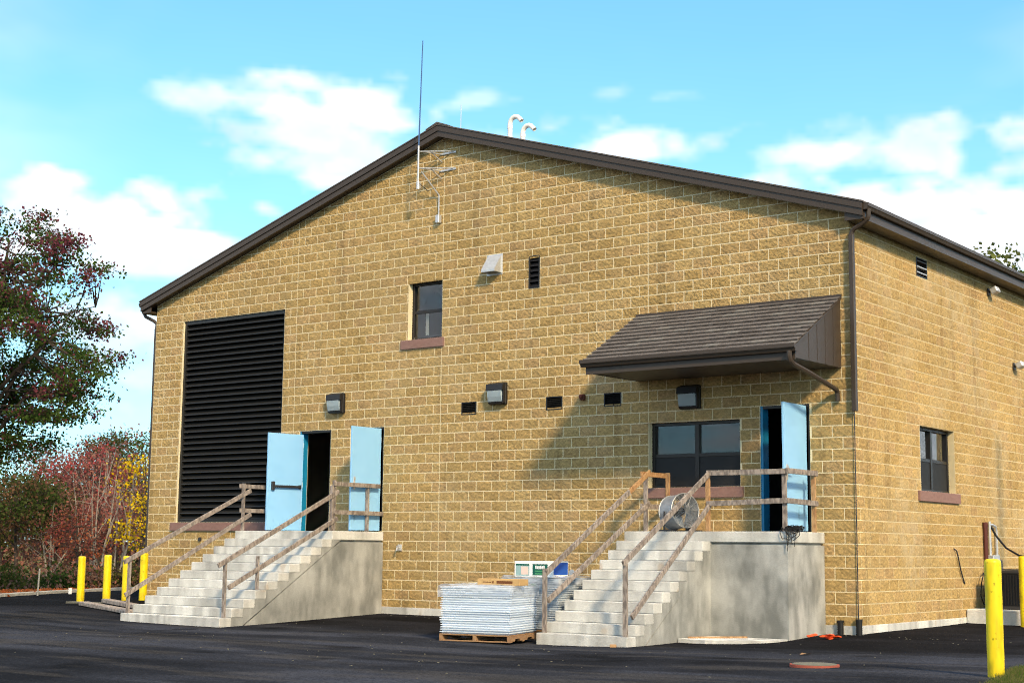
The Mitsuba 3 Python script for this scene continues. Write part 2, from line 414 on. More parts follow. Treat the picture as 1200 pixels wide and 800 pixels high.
# ------------------------------------------------------------------ the building
H = 'block_building'
thing(H, 'two-storey tan split-face block building with low gable roof and two outside concrete stairs', 'building')
W = -47 * B
EAVE, RIDGE_X, SL = 7.30, -23.5 * B, 0.3077


def roof_z(x, top=10.36):
    return top - SL * abs(x - RIDGE_X)


# openings of the gable wall as (x0, x1, z0, z1) in blocks and courses
OPEN = [(-44.4, -35.5, 9, 33), (-25.9, -23.5, 28, 34.15), (-17.72, -17.02, 32, 35.3), (-22.05, -21.05, 19.75, 21.05), (-16.55, -15.55, 19.75, 21.05), (-13.05, -12.05, 19.75, 21.05),
        (-10.5, -5.58, 12, 18), (-4.55, -2.08, 8, 19), (-34.0, -31.5, 8, 19), (-30.0, -27.5, 8, 19)]
SILLS = [(-44.8, -35.2, 8, 9), (-26.35, -23.3, 27, 28), (-10.65, -5.4, 11, 12)]
SIDE_OPEN = [(7.55, 12.0, 12, 18), (7.65, 9.0, 32.1, 33.9)]
SIDE_SILLS = [(7.12, 12.35, 11, 12)]
LEN = 20.0

MORT = -0.0005
wall = Polygon([(W, -0.6), (.0005, -0.6), (.0005, roof_z(0)), (RIDGE_X, roof_z(RIDGE_X)), (W, roof_z(W))])
for x0, x1, k0, k1 in OPEN:
    wall = wall.difference(sbox(x0 * B, k0 * C, x1 * B, k1 * C))
add(H + '__gable_wall', prism_y(wall, MORT, 0.30), 'mortar')
side = sbox(0.30, -0.6, LEN, roof_z(0) - .01)
for y0, y1, k0, k1 in SIDE_OPEN:
    side = side.difference(sbox(y0 * B, k0 * C, y1 * B, k1 * C))
m = trimesh.creation.extrude_polygon(side, 0.288, engine='earcut')
v = m.vertices.copy()
m.vertices = np.stack([v[:, 2] - 0.2875, v[:, 0], v[:, 1]], 1)
add(H + '__eave_wall', m, 'dull_mortar')
add(H + '__eave_wall', box(W, W + .30, .302, LEN, -.6, roof_z(W) - .01), 'mortar')
back = Polygon([(W, -0.6), (0, -0.6), (0, roof_z(0)), (RIDGE_X, roof_z(RIDGE_X)), (W, roof_z(W))])
add(H + '__gable_wall', prism_y(back, LEN + .002, LEN + .30), 'mortar')

rng = np.random.default_rng(4)


def block_mesh(w, h, seed, nu=4):
    """One split-face block: a rough front with its edges dropping back to the joint. u across, v up, n out of the wall."""
    nv = 3
    g = 0.0095
    us, vs = np.linspace(g, w - g, nu + 1), np.linspace(g, h - g, nv + 1)
    r = np.random.default_rng(seed)
    U, V = np.meshgrid(us, vs, indexing='ij')
    N = meshkit.noise(np.stack([U * 9 + seed * 3.1, V * 13, U * 0 + seed], -1), seed) * 0.017 - 0.001 + r.uniform(-.001, .003)
    inner = (U > us[0]) & (U < us[-1]), (V > vs[0]) & (V < vs[-1])
    N = np.where(inner[0] & inner[1], np.maximum(N, 0.0035), 0.0025 + 0.2 * np.maximum(N, 0))
    U2 = U + np.where(inner[0], r.uniform(-.2, .2, U.shape) * w / nu, 0)
    V2 = V + np.where(inner[1], r.uniform(-.2, .2, V.shape) * h / nv, 0)
    front = np.stack([U2, V2, N], -1).reshape(-1, 3)
    M = nv + 1
    i, j = np.meshgrid(np.arange(nu), np.arange(nv), indexing='ij')
    a = i * M + j
    q = np.stack([a, a + M, a + M + 1, a + 1], -1).reshape(-1, 4)
    ring = [k * M for k in range(nu + 1)] + [nu * M + k for k in range(1, M)] + [k * M + nv for k in range(nu - 1, -1, -1)] + [k for k in range(nv - 1, 0, -1)]
    rim = front[ring].copy()
    cx, cy = w / 2, h / 2
    rim[:, 0] = cx + (rim[:, 0] - cx) * (1 + 0.002 / (w / 2))
    rim[:, 1] = cy + (rim[:, 1] - cy) * (1 + 0.002 / (h / 2))
    rim[:, 2] = -0.008
    n0 = len(front)
    L = len(ring)
    sq = np.array([[ring[(k + 1) % L], ring[k], n0 + k, n0 + (k + 1) % L] for k in range(L)])
    v = np.vstack([front, rim])
    q = np.vstack([q, sq])
    return v, np.vstack([q[:, [0, 1, 2]], q[:, [0, 2, 3]]])


def place_gable(v):
    return np.stack([v[:, 0], -v[:, 2], v[:, 1]], 1)


def place_side(v):
    return np.stack([v[:, 2], v[:, 0], v[:, 1]], 1)


def spans(lo, hi, joints, holes):
    """The stretches of one course between its joints, less the openings."""
    cuts = sorted({lo, hi, *[j for j in joints if lo < j < hi]})
    out = []
    for a, b in zip(cuts[:-1], cuts[1:]):
        todo = [(a, b)]
        for h0, h1 in holes:
            todo = [s for x0, x1 in todo for s in ((x0, min(x1, h0)), (max(x0, h1), x1)) if s[1] - s[0] > 0.09]
        out += todo
    return out


blocks = []           # (wall, u0, width, z0, height)
for k in range(0, 50):
    half = 0.5 * (k % 2)
    js = [-n - half for n in range(0, 48)] + [-10.5, -23.5, -34.5]
    holes = [(a, b) for a, b, k0, k1 in OPEN + SILLS if k0 < k + 0.6 and k1 > k + 0.4]
    for a, b in spans(-47.0, 0.0, js, holes):
        blocks.append(('gable_wall', a * B, (b - a) * B + (.008 if b > -.01 else 0), k * C, C))
    if k * C < EAVE - 0.02:
        js = [n + half for n in range(0, 50)] + [7.5, 22.5]
        holes = [(a, b) for a, b, k0, k1 in SIDE_OPEN + SIDE_SILLS if k0 < k + 0.6 and k1 > k + 0.4]
        for a, b in spans(0.0, LEN / B, js, holes):
            blocks.append(('eave_wall', a * B - (.010 if a < .01 else 0), (b - a) * B + (.010 if a < .01 else 0), k * C, C))


def proj(p):
    d = np.asarray(p, float) - CAM
    z = d @ fw
    f = 600 / math.tan(math.radians(37.92 / 2))
    return np.stack([600 + f * (d @ rt) / z, 400 - f * (d @ up) / z], -1)


variants, meshes, sizes = {}, [], []
nv_ = 7
for i, (wl, u0, w, z0, h) in enumerate(blocks):
    top = None
    if wl == 'gable_wall':
        zl, zr = roof_z(u0, 10.34), roof_z(u0 + w, 10.34)
        if max(zl, zr) < z0 + 0.05:
            meshes.append(None)
            sizes.append(0)
            continue
        if min(zl, zr) < z0 + h:
            top = (u0, zl, u0 + w, zr)
    key = (wl, round(w, 3), int(rng.integers(nv_)))
    if key not in variants:
        v, f = block_mesh(w, h, 17 * len(variants) + 5, nu=4 if w > 0.3 else 2)
        variants[key] = [(place_gable if wl == 'gable_wall' else place_side)(v), f, None]
    off = np.array([u0, 0, z0]) if wl == 'gable_wall' else np.array([0, u0, z0])
    if top is not None:
        m = trimesh.Trimesh(variants[key][0] + off, variants[key][1], process=False)
        s = 1 if u0 + w / 2 < RIDGE_X else -1
        nrm = np.array([s * SL, 0, -1.0])
        m = trimesh.intersections.slice_mesh_plane(m, nrm, [RIDGE_X, 0, 10.34])
        if m is None or len(m.faces) == 0:
            meshes.append(None)
            sizes.append(0)
            continue
        meshes.append(('own', m))
    else:
        meshes.append((key, off))
    c = np.array([[u0, 0, z0], [u0 + w, 0, z0], [u0 + w, 0, z0 + h], [u0, 0, z0 + h]]) if wl == 'gable_wall' else np.array([[0, u0, z0], [0, u0 + w, z0], [0, u0 + w, z0 + h], [0, u0, z0 + h]])
    P = proj(c)
    a = 0.5 * abs(np.dot(P[:, 0], np.roll(P[:, 1], 1)) - np.dot(P[:, 1], np.roll(P[:, 0], 1)))
    mid = P.mean(0)
    ok = 0 < mid[0] < 1200 and 0 < mid[1] < 800
    if wl == 'gable_wall':                               # behind the canopy, the stairs or the eaves: not in view
        x, z = u0 + w / 2, z0 + h / 2
        if (-4.45 < x < -.25 and 4.5 < z < 5.75) or (x > -3.8 and x < -.6 and z < 1.6) or z > 7.1 and x > -1.0 or z < .1:
            ok = False
    elif z0 > 7.0:
        ok = False
    sizes.append(a if ok and top is None else 0)

big = set(np.argsort(sizes)[::-1][:300].tolist())
rest = {'gable_wall': [], 'eave_wall': []}
for i, (e, (wl, *_)) in enumerate(zip(meshes, blocks)):
    if e is None:
        continue
    if i in big:
        key, off = e
        if variants[key][2] is None:
            variants[key][2] = mikit.ply(trimesh.Trimesh(variants[key][0], variants[key][1], process=False), 'split_face_block', 40)
        k = free(f'{H}__{wl}__block')
        scene[k] = {**variants[key][2], 'to_world': T().translate(off.tolist())}
    elif e[0] == 'own':
        rest[wl].append(e[1])
    else:
        rest[wl].append(trimesh.Trimesh(variants[e[0]][0] + e[1], variants[e[0]][1], process=False))
for wl in rest:
    add(f'{H}__{wl}__block_courses', cat(rest[wl]), 'split_face_block', 40, kind='stuff')

# footing
add(H + '__footing', cat([box(W, .02, -.022, .31, -.7, .05, .006), box(-.31, .022, .312, LEN + .3, -.7, .05, .006), box(W - .02, W + .2, .312, LEN, -.7, .05)]), 'concrete')
# inner floor and partitions keep the inside dark
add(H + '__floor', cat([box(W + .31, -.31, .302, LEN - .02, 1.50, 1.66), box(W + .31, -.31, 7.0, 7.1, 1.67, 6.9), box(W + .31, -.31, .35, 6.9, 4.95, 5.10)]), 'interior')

# sills
for a, b, k0, k1 in SILLS:
    add(H + '__sill', box(a * B + .004, b * B - .004, -.055, .10, k0 * C + .006, k1 * C - .004, .006), 'cast_sill')
for a, b, k0, k1 in SIDE_SILLS:
    add(H + '__sill', box(-.10, .055, a * B, b * B, k0 * C + .006, k1 * C - .004, .006), 'cast_sill')

# louvre
x0, x1, z0, z1 = -44.4 * B, -35.5 * B, 9 * C, 33 * C
lv = add(H + '__louver', cat([box(x0, x0 + .07, .05, .22, z0, z1), box(x1 - .07, x1, .05, .22, z0, z1), box(x0 + .07, x1 - .07, .05, .22, z1 - .09, z1), box(x0 + .07, x1 - .07, .05, .22, z0, z0 + .06),
                             box(x0, x1, .24, .26, z0, z1)]), 'louver_paint')
ns = 34
for i in range(ns):
    z = z0 + .06 + (i + .5) * (z1 - z0 - .15) / ns
    p = (z1 - z0 - .15) / ns
    yz = [(.055, z - .40 * p), (.062, z - .46 * p), (.085, z - .40 * p), (.21, z + .50 * p), (.205, z + .56 * p), (.075, z - .25 * p), (.06, z - .28 * p)]
    add(lv + '__slat', prism_x(yz, x0 + .072, x1 - .072), 'louver_paint')

# windows: frame, panes, sash rails


def window(x0, x1, z0, z1, cols, side=False, blind=None, screens=True):
    def bx(a, b, n0, n1, c, d, ch=0.004):
        return box(a, b, n0, n1, c, d, ch) if not side else box(-n1, -n0, a, b, c, d, ch)
    fr = [bx(x0, x0 + .06, .13, .24, z0, z1), bx(x1 - .06, x1, .13, .24, z0, z1), bx(x0 + .06, x1 - .06, .13, .24, z1 - .06, z1), bx(x0 + .06, x1 - .06, .13, .24, z0, z0 + .05)]
    for c in range(1, cols):
        xm = x0 + (x1 - x0) * c / cols
        fr.append(bx(xm - .045, xm + .045, .132, .242, z0 + .05, z1 - .06))
    zm = z0 + (z1 - z0) * 0.49
    fr.append(bx(x0 + .06, x1 - .06, .14, .20, zm - .035, zm + .035))
    wk = add(H + '__window', cat(fr), 'window_frame')
    for c in range(cols):
        a, b = x0 + (x1 - x0) * c / cols + (.06 if c == 0 else .045), x0 + (x1 - x0) * (c + 1) / cols - (.06 if c == cols - 1 else .045)
        for (c0, c1, dpt) in ((z0 + .05, zm - .035, .165), (zm + .035, z1 - .06, .185)):
            q = np.array([[a, dpt, c0], [b, dpt, c0], [b, dpt, c1], [a, dpt, c1]])
            if side:
                q = np.stack([-q[:, 1], q[:, 0], q[:, 2]], 1)
            add(wk + '__pane', trimesh.Trimesh(q, [[0, 1, 2], [0, 2, 3]], process=False), 'window_glass')
            if c0 < zm - .1 and screens:
                add(wk + '__screen', bx(a, b, .152, .156, c0, c1, 0), 'insect_screen')
    if blind:
        for a, b, c0, c1 in blind:
            add(wk + '__blind', bx(a, b, .27, .28, c0, c1, 0), 'blind')
    return wk


window(-25.9 * B, -23.5 * B, 28 * C, 34.15 * C, 1, blind=[(-25.2 * B, -25.0 * B, 28.6 * C, 31 * C)], screens=False)
window(-10.5 * B, -5.58 * B, 12 * C, 18 * C, 2)
window(7.55 * B, 12.0 * B, 12 * C, 18 * C, 2, side=True)

# small vents
vk = add(H + '__vent', cat([box(-17.72 * B, -17.66 * B, -.01, .1, 32 * C, 35.3 * C), box(-17.08 * B, -17.02 * B, -.01, .1, 32 * C, 35.3 * C), box(-17.66 * B, -17.08 * B, .085, .1, 32 * C, 35.3 * C),
                           box(-17.66 * B, -17.08 * B, -.01, .1, 35.22 * C, 35.3 * C), box(-17.66 * B, -17.08 * B, -.01, .1, 32 * C, 32.08 * C)]), 'louver_paint')
for i in range(6):
    z = 32.08 * C + (i + .5) * 3.14 * C / 6
    add(vk + '__slat', prism_x([(-.008, z - .045), (.0, z - .05), (.08, z + .04), (.07, z + .05)], -17.655 * B, -17.085 * B), 'black_box')
for a in (-22.05, -16.55, -13.05):
    vk = add(H + '__vent', cat([box(a * B, (a + 1) * B, .06, .09, 19.75 * C, 21.05 * C), box(a * B, a * B + .02, -.012, .06, 19.75 * C, 21.05 * C), box((a + 1) * B - .02, (a + 1) * B, -.012, .06, 19.75 * C, 21.05 * C),
                               box(a * B + .02, (a + 1) * B - .02, -.012, .06, 21.05 * C - .02, 21.05 * C), box(a * B + .02, (a + 1) * B - .02, -.012, .06, 19.75 * C, 19.75 * C + .02)]), 'black_box')
    for i in range(6):
        z = 19.85 * C + .03 + i * .037
        add(vk + '__slat', prism_x([(-.004, z - .015), (.002, z - .017), (.05, z + .012), (.045, z + .016)], a * B + .021, (a + 1) * B - .021), 'louver_paint')
y0, y1 = 7.65 * B, 9.0 * B
vk = add(H + '__vent', cat([box(-.1, -.08, y0, y1, 32.1 * C, 33.9 * C), box(-.08, .01, y0, y0 + .02, 32.1 * C, 33.9 * C), box(-.08, .01, y1 - .02, y1, 32.1 * C, 33.9 * C),
                           box(-.08, .01, y0 + .02, y1 - .02, 33.9 * C - .02, 33.9 * C), box(-.08, .01, y0 + .02, y1 - .02, 32.1 * C, 32.1 * C + .02)]), 'louver_paint')
for i in range(3):
    z = 32.1 * C + .07 + i * .115
    add(vk + '__slat', box(-.06, .012, y0 + .021, y1 - .021, z, z + .022), 'bronze_metal' if i == 2 else 'galvanised')

# vent hood, pale metal, by the slot vent
hx0, hx1 = -8.28, -7.92
hood = prism_x([(-.002, 7.52), (-.03, 7.52), (-.26, 7.19), (-.26, 7.14), (-.235, 7.14), (-.235, 7.18), (-.03, 7.48), (-.002, 7.48)], hx0, hx1)
chk = cat([prism_x([(-.002, 7.48), (-.03, 7.48), (-.235, 7.18), (-.235, 7.14), (-.002, 7.14)], hx0, hx0 + .012), prism_x([(-.002, 7.48), (-.03, 7.48), (-.235, 7.18), (-.235, 7.14), (-.002, 7.14)], hx1 - .012, hx1)])
add(H + '__vent_hood', cat([hood, chk, box(hx0 - .03, hx1 + .03, -.014, -.002, 7.10, 7.55)]), 'galvanised', label='small pale sheet-metal hood over a wall vent')

# doors
DZ0, DZ1 = 8 * C, 19 * C


def door_frame(x0, x1):
    fk_ = add(H + '__door_frame', cat([box(x1 - .05, x1, .02, .22, DZ0 - .02, DZ1, .003), box(x0 + .05, x1 - .05, .02, .22, DZ1 - .055, DZ1, .003),
                                       box(x0 + .05, x1 - .05, .02, .24, DZ0 - .02, DZ0 + .005)]), 'window_frame')
    add(fk_ + '__jamb', box(x0, x0 + .05, .02, .24, DZ0 - .02, DZ1, .003), 'frame_paint')


def leaf(hinge, turn, width, top, kind):
    """An outward-opening steel door, open by 90 degrees plus turn from its hinge on the wall; kind says what is on the face we see."""
    hx, hy = hinge
    z0, z1 = DZ0 + .012, top

    def put(m):
        return spin(m, -turn, (hx, hy, 0))
    dk = add(H + '__door', put(box(hx - .044, hx, hy - width, hy, z0, z1, .004)), 'door_paint')
    yf = hy - width
    if kind == 'bar':
        add(dk + '__push_bar', put(cat([box(hx, hx + .07, yf + .10, yf + .17, z0 + .90, z0 + 1.10, .01), box(hx + .02, hx + .075, yf + .17, hy - .08, z0 + .965, z0 + 1.02, .008), box(hx, hx + .05, hy - .12, hy - .06, z0 + .95, z0 + 1.04, .006)])), 'dark_metal')
    else:
        add(dk + '__handle', put(cat([box(hx, hx + .012, yf + .06, yf + .12, z0 + .88, z0 + 1.16, .004), tube([(hx, yf + .09, z0 + 1.0), (hx + .06, yf + .09, z0 + 1.0), (hx + .065, yf + .12, z0 + 1.0), (hx + .065, yf + .22, z0 + .995)], .011), tube([(hx, yf + .09, z0 + 1.11), (hx + .03, yf + .09, z0 + 1.11)], .025, 12)])), 'galvanised')
    add(dk + '__hinge', put(cat([tube([(hx - .02, hy + .012, z), (hx - .02, hy + .012, z + .11)], .011) for z in (z0 + .2, z0 + 1.0, z1 - .3)])), 'galvanised')
    return dk


for a, b in ((-34.0, -31.5), (-30.0, -27.5), (-4.55, -2.08)):
    door_frame(a * B, b * B)
d1 = leaf((-13.64, -.03), 10, .97, 3.90, 'bar')
d2 = leaf((-27.5 * B - .055, -.02), 1, .93, 3.95, 'lever')
d3 = leaf((-2.08 * B - .055, -.02), -1, .93, 3.95, 'lever')
labels[d1] = {'label': 'leftmost pale blue steel door, standing open with a push bar across it'}
labels[d2] = {'label': 'pale blue steel door open beside the left landing railing'}
labels[d3] = {'label': 'pale blue steel door under the canopy, standing open'}

# main roof
yb, yf = LEN + .5, -.20
ex = .36


def chevron(t0, t1, over, y0, y1):
    z = lambda x, t: t - SL * abs(x - RIDGE_X)  # noqa: E731
    L, R = W - over, over
    return prism_y([(L, z(L, t0)), (RIDGE_X, t0), (R, z(R, t0)), (R, z(R, t1)), (RIDGE_X, t1), (L, z(L, t1))], y0, y1)


rf = add(H + '__roof', chevron(10.365, 10.575, ex, yf, yb), 'bronze_metal')
add(rf + '__roof_covering', chevron(10.579, 10.605, ex + .03, yf - .09, yb), 'shingle')
add(rf + '__rake_board', chevron(10.33, 10.555, ex, yf - .05, yf - .002), 'bronze_metal')
add(rf + '__rake_trim', chevron(10.455, 10.568, ex + .01, yf - .075, yf - .052), 'bronze_metal')
add(rf + '__ridge_cap', prism_y([(RIDGE_X - .32, 10.505), (RIDGE_X, 10.61), (RIDGE_X + .32, 10.505), (RIDGE_X + .32, 10.53), (RIDGE_X, 10.65), (RIDGE_X - .32, 10.53)], yf - .1, yb), 'shingle')
for s in (0, 1):
    e = (lambda x: x) if s == 0 else (lambda x: W - x)
    zb = roof_z(0, 10.33)
    a, b = sorted((e(.022), e(ex)))
    add(rf + '__soffit', box(a, b, -.20, LEN + .4, zb - .16, zb - .12), 'bronze_metal')
    a, b = sorted((e(ex - .02), e(ex)))
    add(rf + '__fascia', box(a, b, -.20, LEN + .4, zb - .155, zb + .07), 'bronze_metal')
    a, b = sorted((e(.002), e(ex - .022)))
    add(rf + '__box_return', box(a, b, -.198, -.18, zb - .155, zb - .01), 'bronze_metal')
    pts = [(.362, zb + .0), (.43, zb + .0), (.455, zb + .05), (.47, zb + .06), (.47, zb + .12), (.455, zb + .12), (.455, zb + .075), (.42, zb + .02), (.375, zb + .015), (.375, zb + .12), (.362, zb + .12)]
    m = prism_y([(e(x), z) for x, z in pts], -.22, LEN + .4)
    add(H + '__gutter', cat([m, prism_y([(e(.363), zb), (e(.43), zb), (e(.455), zb + .05), (e(.47), zb + .06), (e(.47), zb + .118), (e(.363), zb + .118)], -.226, -.2205)]), 'bronze_metal')


def square_pipe(pts, w=.075):
    """A rectangular downspout: boxes from point to point with mitred overlaps."""
    return cat([beam(p, q, w, w * .8, ch=.006) for p, q in zip(pts[:-1], pts[1:])])


zb = roof_z(0, 10.33)
add(H + '__downspout', tube([(.42, -.10, zb + .02), (.42, -.10, zb - .10), (.40, -.10, zb - .15), (.30, -.09, zb - .22), (.13, -.08, zb - .30), (.08, -.075, zb - .36), (.07, -.075, zb - .45)], .045, 8), 'bronze_metal', 30)
add(H + '__downspout', box(.030, .115, -.125, -.035, 3.80, zb - .40, .008), 'bronze_metal')
add(H + '__downspout', tube([(.040, -.04, 3.80), (.036, -.035, 2.0), (.034, -.035, .5), (.036, -.035, .06)], .009, 6), 'dark_metal')
add(H + '__downspout', cat([tube([(W - .42, -.08, zb + .02), (W - .42, -.08, zb - .12), (W - .36, -.07, zb - .22), (W - .14, .02, zb - .34), (W - .06, .06, zb - .42), (W - .06, .06, zb - .6)], .045, 8), box(W - .10, W - .022, .02, .10, .0, zb - .55)]), 'bronze_metal')
for x, y, t in ((-.29, -.07, .14), (.055, -.06, .17)):
    add(H + '__drain_stub', cat([tube([(x, y, -.35), (x, y, t - .03)], .055, 14), tube([(x, y, t - .035), (x, y, t)], [.062, .062], 14)]), 'black_rubber', 30)

# canopy over the right-hand door: a part of the building
cx0, cx1 = -11.05 * B, -.20
CS = (5.89 - 4.80) / 1.90
cp = add(H + '__canopy', cat([prism_x([(-.013, 5.86), (-1.90, 4.775), (-1.90, 4.805), (-.013, 5.888)], cx0 - .03, cx1 + .03)]), 'bronze_metal', label='small shingled canopy over the right-hand door')
for x in (cx0, cx1 - .03):
    add(cp + '__side_panel', prism_x([(-.013, 4.60), (-.013, 5.855), (-1.83, 4.81), (-1.83, 4.585)], x, x + .03), 'bronze_metal')
for x in np.arange(cx1 - .0, cx1 + .001, 1):
    add(cp + '__seam', cat([prism_x([(-y - .006, 4.60), (-y - .006, 5.86 - CS * y - .03), (-y + .006, 5.86 - CS * y - .03), (-y + .006, 4.60)], cx1 + .0005, cx1 + .006) for y in (.33, .66, .99, 1.32)]), 'bronze_metal')
add(cp + '__soffit', box(cx0 + .031, cx1 - .031, -1.82, -.014, 4.60, 4.62), 'bronze_metal')
add(cp + '__fascia', box(cx0, cx1, -1.853, -1.832, 4.56, 4.76), 'bronze_metal')
gp = [(-1.855, 4.69), (-1.93, 4.69), (-1.955, 4.745), (-1.985, 4.755), (-1.985, 4.825), (-1.97, 4.825), (-1.97, 4.77), (-1.92, 4.705), (-1.868, 4.705), (-1.868, 4.79), (-1.855, 4.79)]
add(cp + '__gutter', cat([prism_x(gp, cx0 - .06, cx1 + .04), prism_x([(-1.856, 4.69), (-1.93, 4.69), (-1.955, 4.745), (-1.985, 4.755), (-1.985, 4.823), (-1.856, 4.79)], cx1 + .0405, cx1 + .046),
                          prism_x([(-1.856, 4.69), (-1.93, 4.69), (-1.955, 4.745), (-1.985, 4.755), (-1.985, 4.823), (-1.856, 4.79)], cx0 - .066, cx0 - .0605)]), 'bronze_metal')
add(cp + '__flashing', box(cx0 - .04, cx1 + .03, -.035, -.011, 5.865, 5.935), 'bronze_metal')
add(cp + '__downspout', tube([(-.27, -1.93, 4.70), (-.27, -1.93, 4.60), (-.27, -1.90, 4.54), (-.27, -1.80, 4.49), (-.27, -1.2, 4.40), (-.26, -.5, 4.27), (-.26, -.13, 4.20), (-.26, -.075, 4.16), (-.26, -.065, 4.10), (-.26, -.06, 4.0)], .045, 8), 'bronze_metal', 30)
# its shingles, course by course from the eave
rr = random.Random(8)
ncr = 12
run = 1.93 / ncr
d = np.array([0, 1.0, CS]) / math.hypot(1, CS)
nn = np.array([0, -CS, 1.0]) / math.hypot(1, CS)
for r in range(ncr):
    y = -1.93 + r * run
    zc = 5.892 + CS * y + .004
    x = cx0 - .035 + (0 if r % 2 else -.16)
    while x < cx1 + .03:
        w = .31
        a, b = max(x, cx0 - .035), min(x + w, cx1 + .035)
        if b - a > .05:
            o = np.array([0, y - rr.uniform(0, .008), zc])
            th = .036 + rr.uniform(0, .008)
            e1 = o + d * (run * math.hypot(1, CS) * (1.15 if r < ncr - 1 else .96))
            # thick at the exposed butt, thin at the head
            o2 = o + nn * .016
            v = np.array([[a + .004, *o2[1:]], [b - .004, *o2[1:]], [b - .004, *e1[1:]], [a + .004, *e1[1:]],
                          [a + .004, *(o + nn * th)[1:]], [b - .004, *(o + nn * th)[1:]], [b - .004, *(e1 + nn * .003)[1:]], [a + .004, *(e1 + nn * .003)[1:]]])
            f = [[0, 2, 1], [0, 3, 2], [4, 5, 6], [4, 6, 7], [0, 1, 5], [0, 5, 4], [1, 2, 6], [1, 6, 5], [2, 3, 7], [2, 7, 6], [3, 0, 4], [3, 4, 7]]
            add(cp + '__shingle', trimesh.Trimesh(v, f, process=False), rr.choice(['shingle', 'shingle', 'shingle', 'shingle', 'shingle_dark', 'shingle_pale']))
        x += w

# roof pipes
for i, (x, y, z0, z1, hook) in enumerate(((-10.78, 4.0, 10.0, 11.83, .52), (-10.38, 4.0, 10.0, 11.54, .5))):
    pts = [(x, y, z0), (x, y, z1 - .05)]
    for a in np.linspace(0, 145, 8):
        r = .16
        pts.append((x + r - r * math.cos(math.radians(a)), y - .0, z1 + r * math.sin(math.radians(a))))
    e = np.array(pts[-1]) - np.array(pts[-2])
    e /= np.linalg.norm(e)
    pts.append(tuple(np.array(pts[-1]) + e * .10))
    add('roof_vent_pipe', cat([tube(pts, .060, 12, cap=False), tube(pts, .050, 12, cap=False), tube([(x, y, z1 - .12), (x, y, z1 - .03)], .068, 12)]), 'white_pipe', 40,
        label=('white gooseneck vent pipe on the roof, the taller one on the left', 'white gooseneck vent pipe on the roof, the shorter one on the right')[i], category='vent pipe')
add('lightning_rod', tube([(-9.35, .3, 10.5), (-9.35, .3, 11.15)], .008, 6), 'galvanised', label='thin pale rod standing on the roof ridge right of the tall antenna', category='rod')

# antenna on the gable
an = thing('radio_antenna', 'tall thin antenna mast bracketed to the wall near the roof peak', 'antenna')
ax, ay = -9.87, -.52
add(an + '__whip', tube([(ax, ay, 10.08), (ax + .06, ay, 12.50)], [.017, .011], 8), 'antenna_blue', 40)
add(an + '__mast', tube([(ax, ay, 9.20), (ax, ay, 10.10)], .021, 10), 'galvanised', 40)
add(an + '__mount', cat([tube([(ax, ay, 9.12), (ax, ay, 9.30)], .036, 10), box(ax - .04, ax + .04, ay + .02, ay + .045, 9.14, 9.27)]), 'galvanised')
for z in (9.98, 9.60):
    add(an + '__bracket', cat([tube([(ax, ay, z), (ax + .25, -.02, z + .0)], .013, 6), tube([(ax + .02, ay + .05, z), (ax + .60, -.02, z + .02)], .014, 6), tube([(ax + .18, ay + .22, z), (ax + .26, -.02, z - .18)], .012, 6), box(ax + .20, ax + .66, -.03, -.012, z - .02, z + .02)]), 'galvanised')
add(an + '__cable', tube([(ax + .02, ay, 9.25), (ax + .1, -.30, 9.12), (ax + .16, -.12, 9.2), (ax + .2, -.06, 9.05), (ax + .22, -.05, 8.98)], .010, 6), 'dark_metal')
add(an + '__conduit', cat([tube([(ax + .0, ay + .1, 9.55), (ax + .22, -.055, 9.05), (ax + .22, -.055, 8.5)], .016, 6), box(ax + .17, ax + .27, -.12, -.012, 8.42, 8.60, .01)]), 'galvanised')

# wall lamps


def wall_lamp(x, z, label):
    k = thing('wall_lamp', label, 'lamp', None)
    w, h = .44, .46
    add(k + '__housing', cat([box(x - w / 2, x + w / 2, -.10, -.012, z, z + h, .012), prism_x([(-.10, z + h - .012), (-.20, z + h - .04), (-.215, z + h - .17), (-.10, z + h - .17)], x - w / 2 + .002, x + w / 2 - .002),
                              prism_x([(-.10, z + .012), (-.15, z + .012), (-.17, z + .05), (-.10, z + .05)], x - w / 2 + .03, x + w / 2 - .03), box(x + w / 2 - .035, x + w / 2 - .004, -.165, -.10, z + .03, z + h - .172), box(x - w / 2 + .004, x - w / 2 + .012, -.12, -.10, z + .03, z + h - .172)]), 'black_box')
    add(k + '__lens', prism_x([(-.102, z + .055), (-.165, z + .055), (-.195, z + .16), (-.205, z + h - .175), (-.102, z + h - .175)], x - w / 2 + .03, x + w / 2 - .045), 'lens_glass')


wall_lamp(-12.58, 4.35, 'black wall lamp with glass lens above the left pair of doors')
wall_lamp(-7.93, 4.32, 'black wall lamp with glass lens on the open wall between two small vents')
wall_lamp(-3.30, 4.00, 'black wall lamp with glass lens under the shingled canopy')

# things on the walls
add('wall_sensor', cat([box(-5.84, -5.74, -.10, -.012, 4.30, 4.42, .01), box(-5.82, -5.76, -.16, -.09, 4.33, 4.40, .01)]), 'brown_conduit', label='tiny brown box on the wall between the last two small vents', category='sensor')
add('hose_bib', cat([box(-10.66, -10.56, -.05, -.012, 1.26, 1.40, .008), tube([(-10.61, -.05, 1.33), (-10.61, -.13, 1.32), (-10.61, -.14, 1.26)], .02, 8), tube([(-10.64, -.11, 1.36), (-10.58, -.11, 1.36)], .012, 6)]), 'galvanised', label='small grey tap box on the wall right of the left staircase', category='tap')
add('wall_plug', cat([tube([(-17.1, -.05, 1.48), (-17.1, -.012, 1.48)], .05, 10)]), 'dark_metal', label='small dark outlet on the wall below the louver sill', category='outlet')
add('wall_plug', tube([(-6.05, -.04, .86), (-6.05, -.012, .86)], .07, 12), 'galvanised', label='small round grey cover low on the wall behind the wrapped stacks', category='outlet')
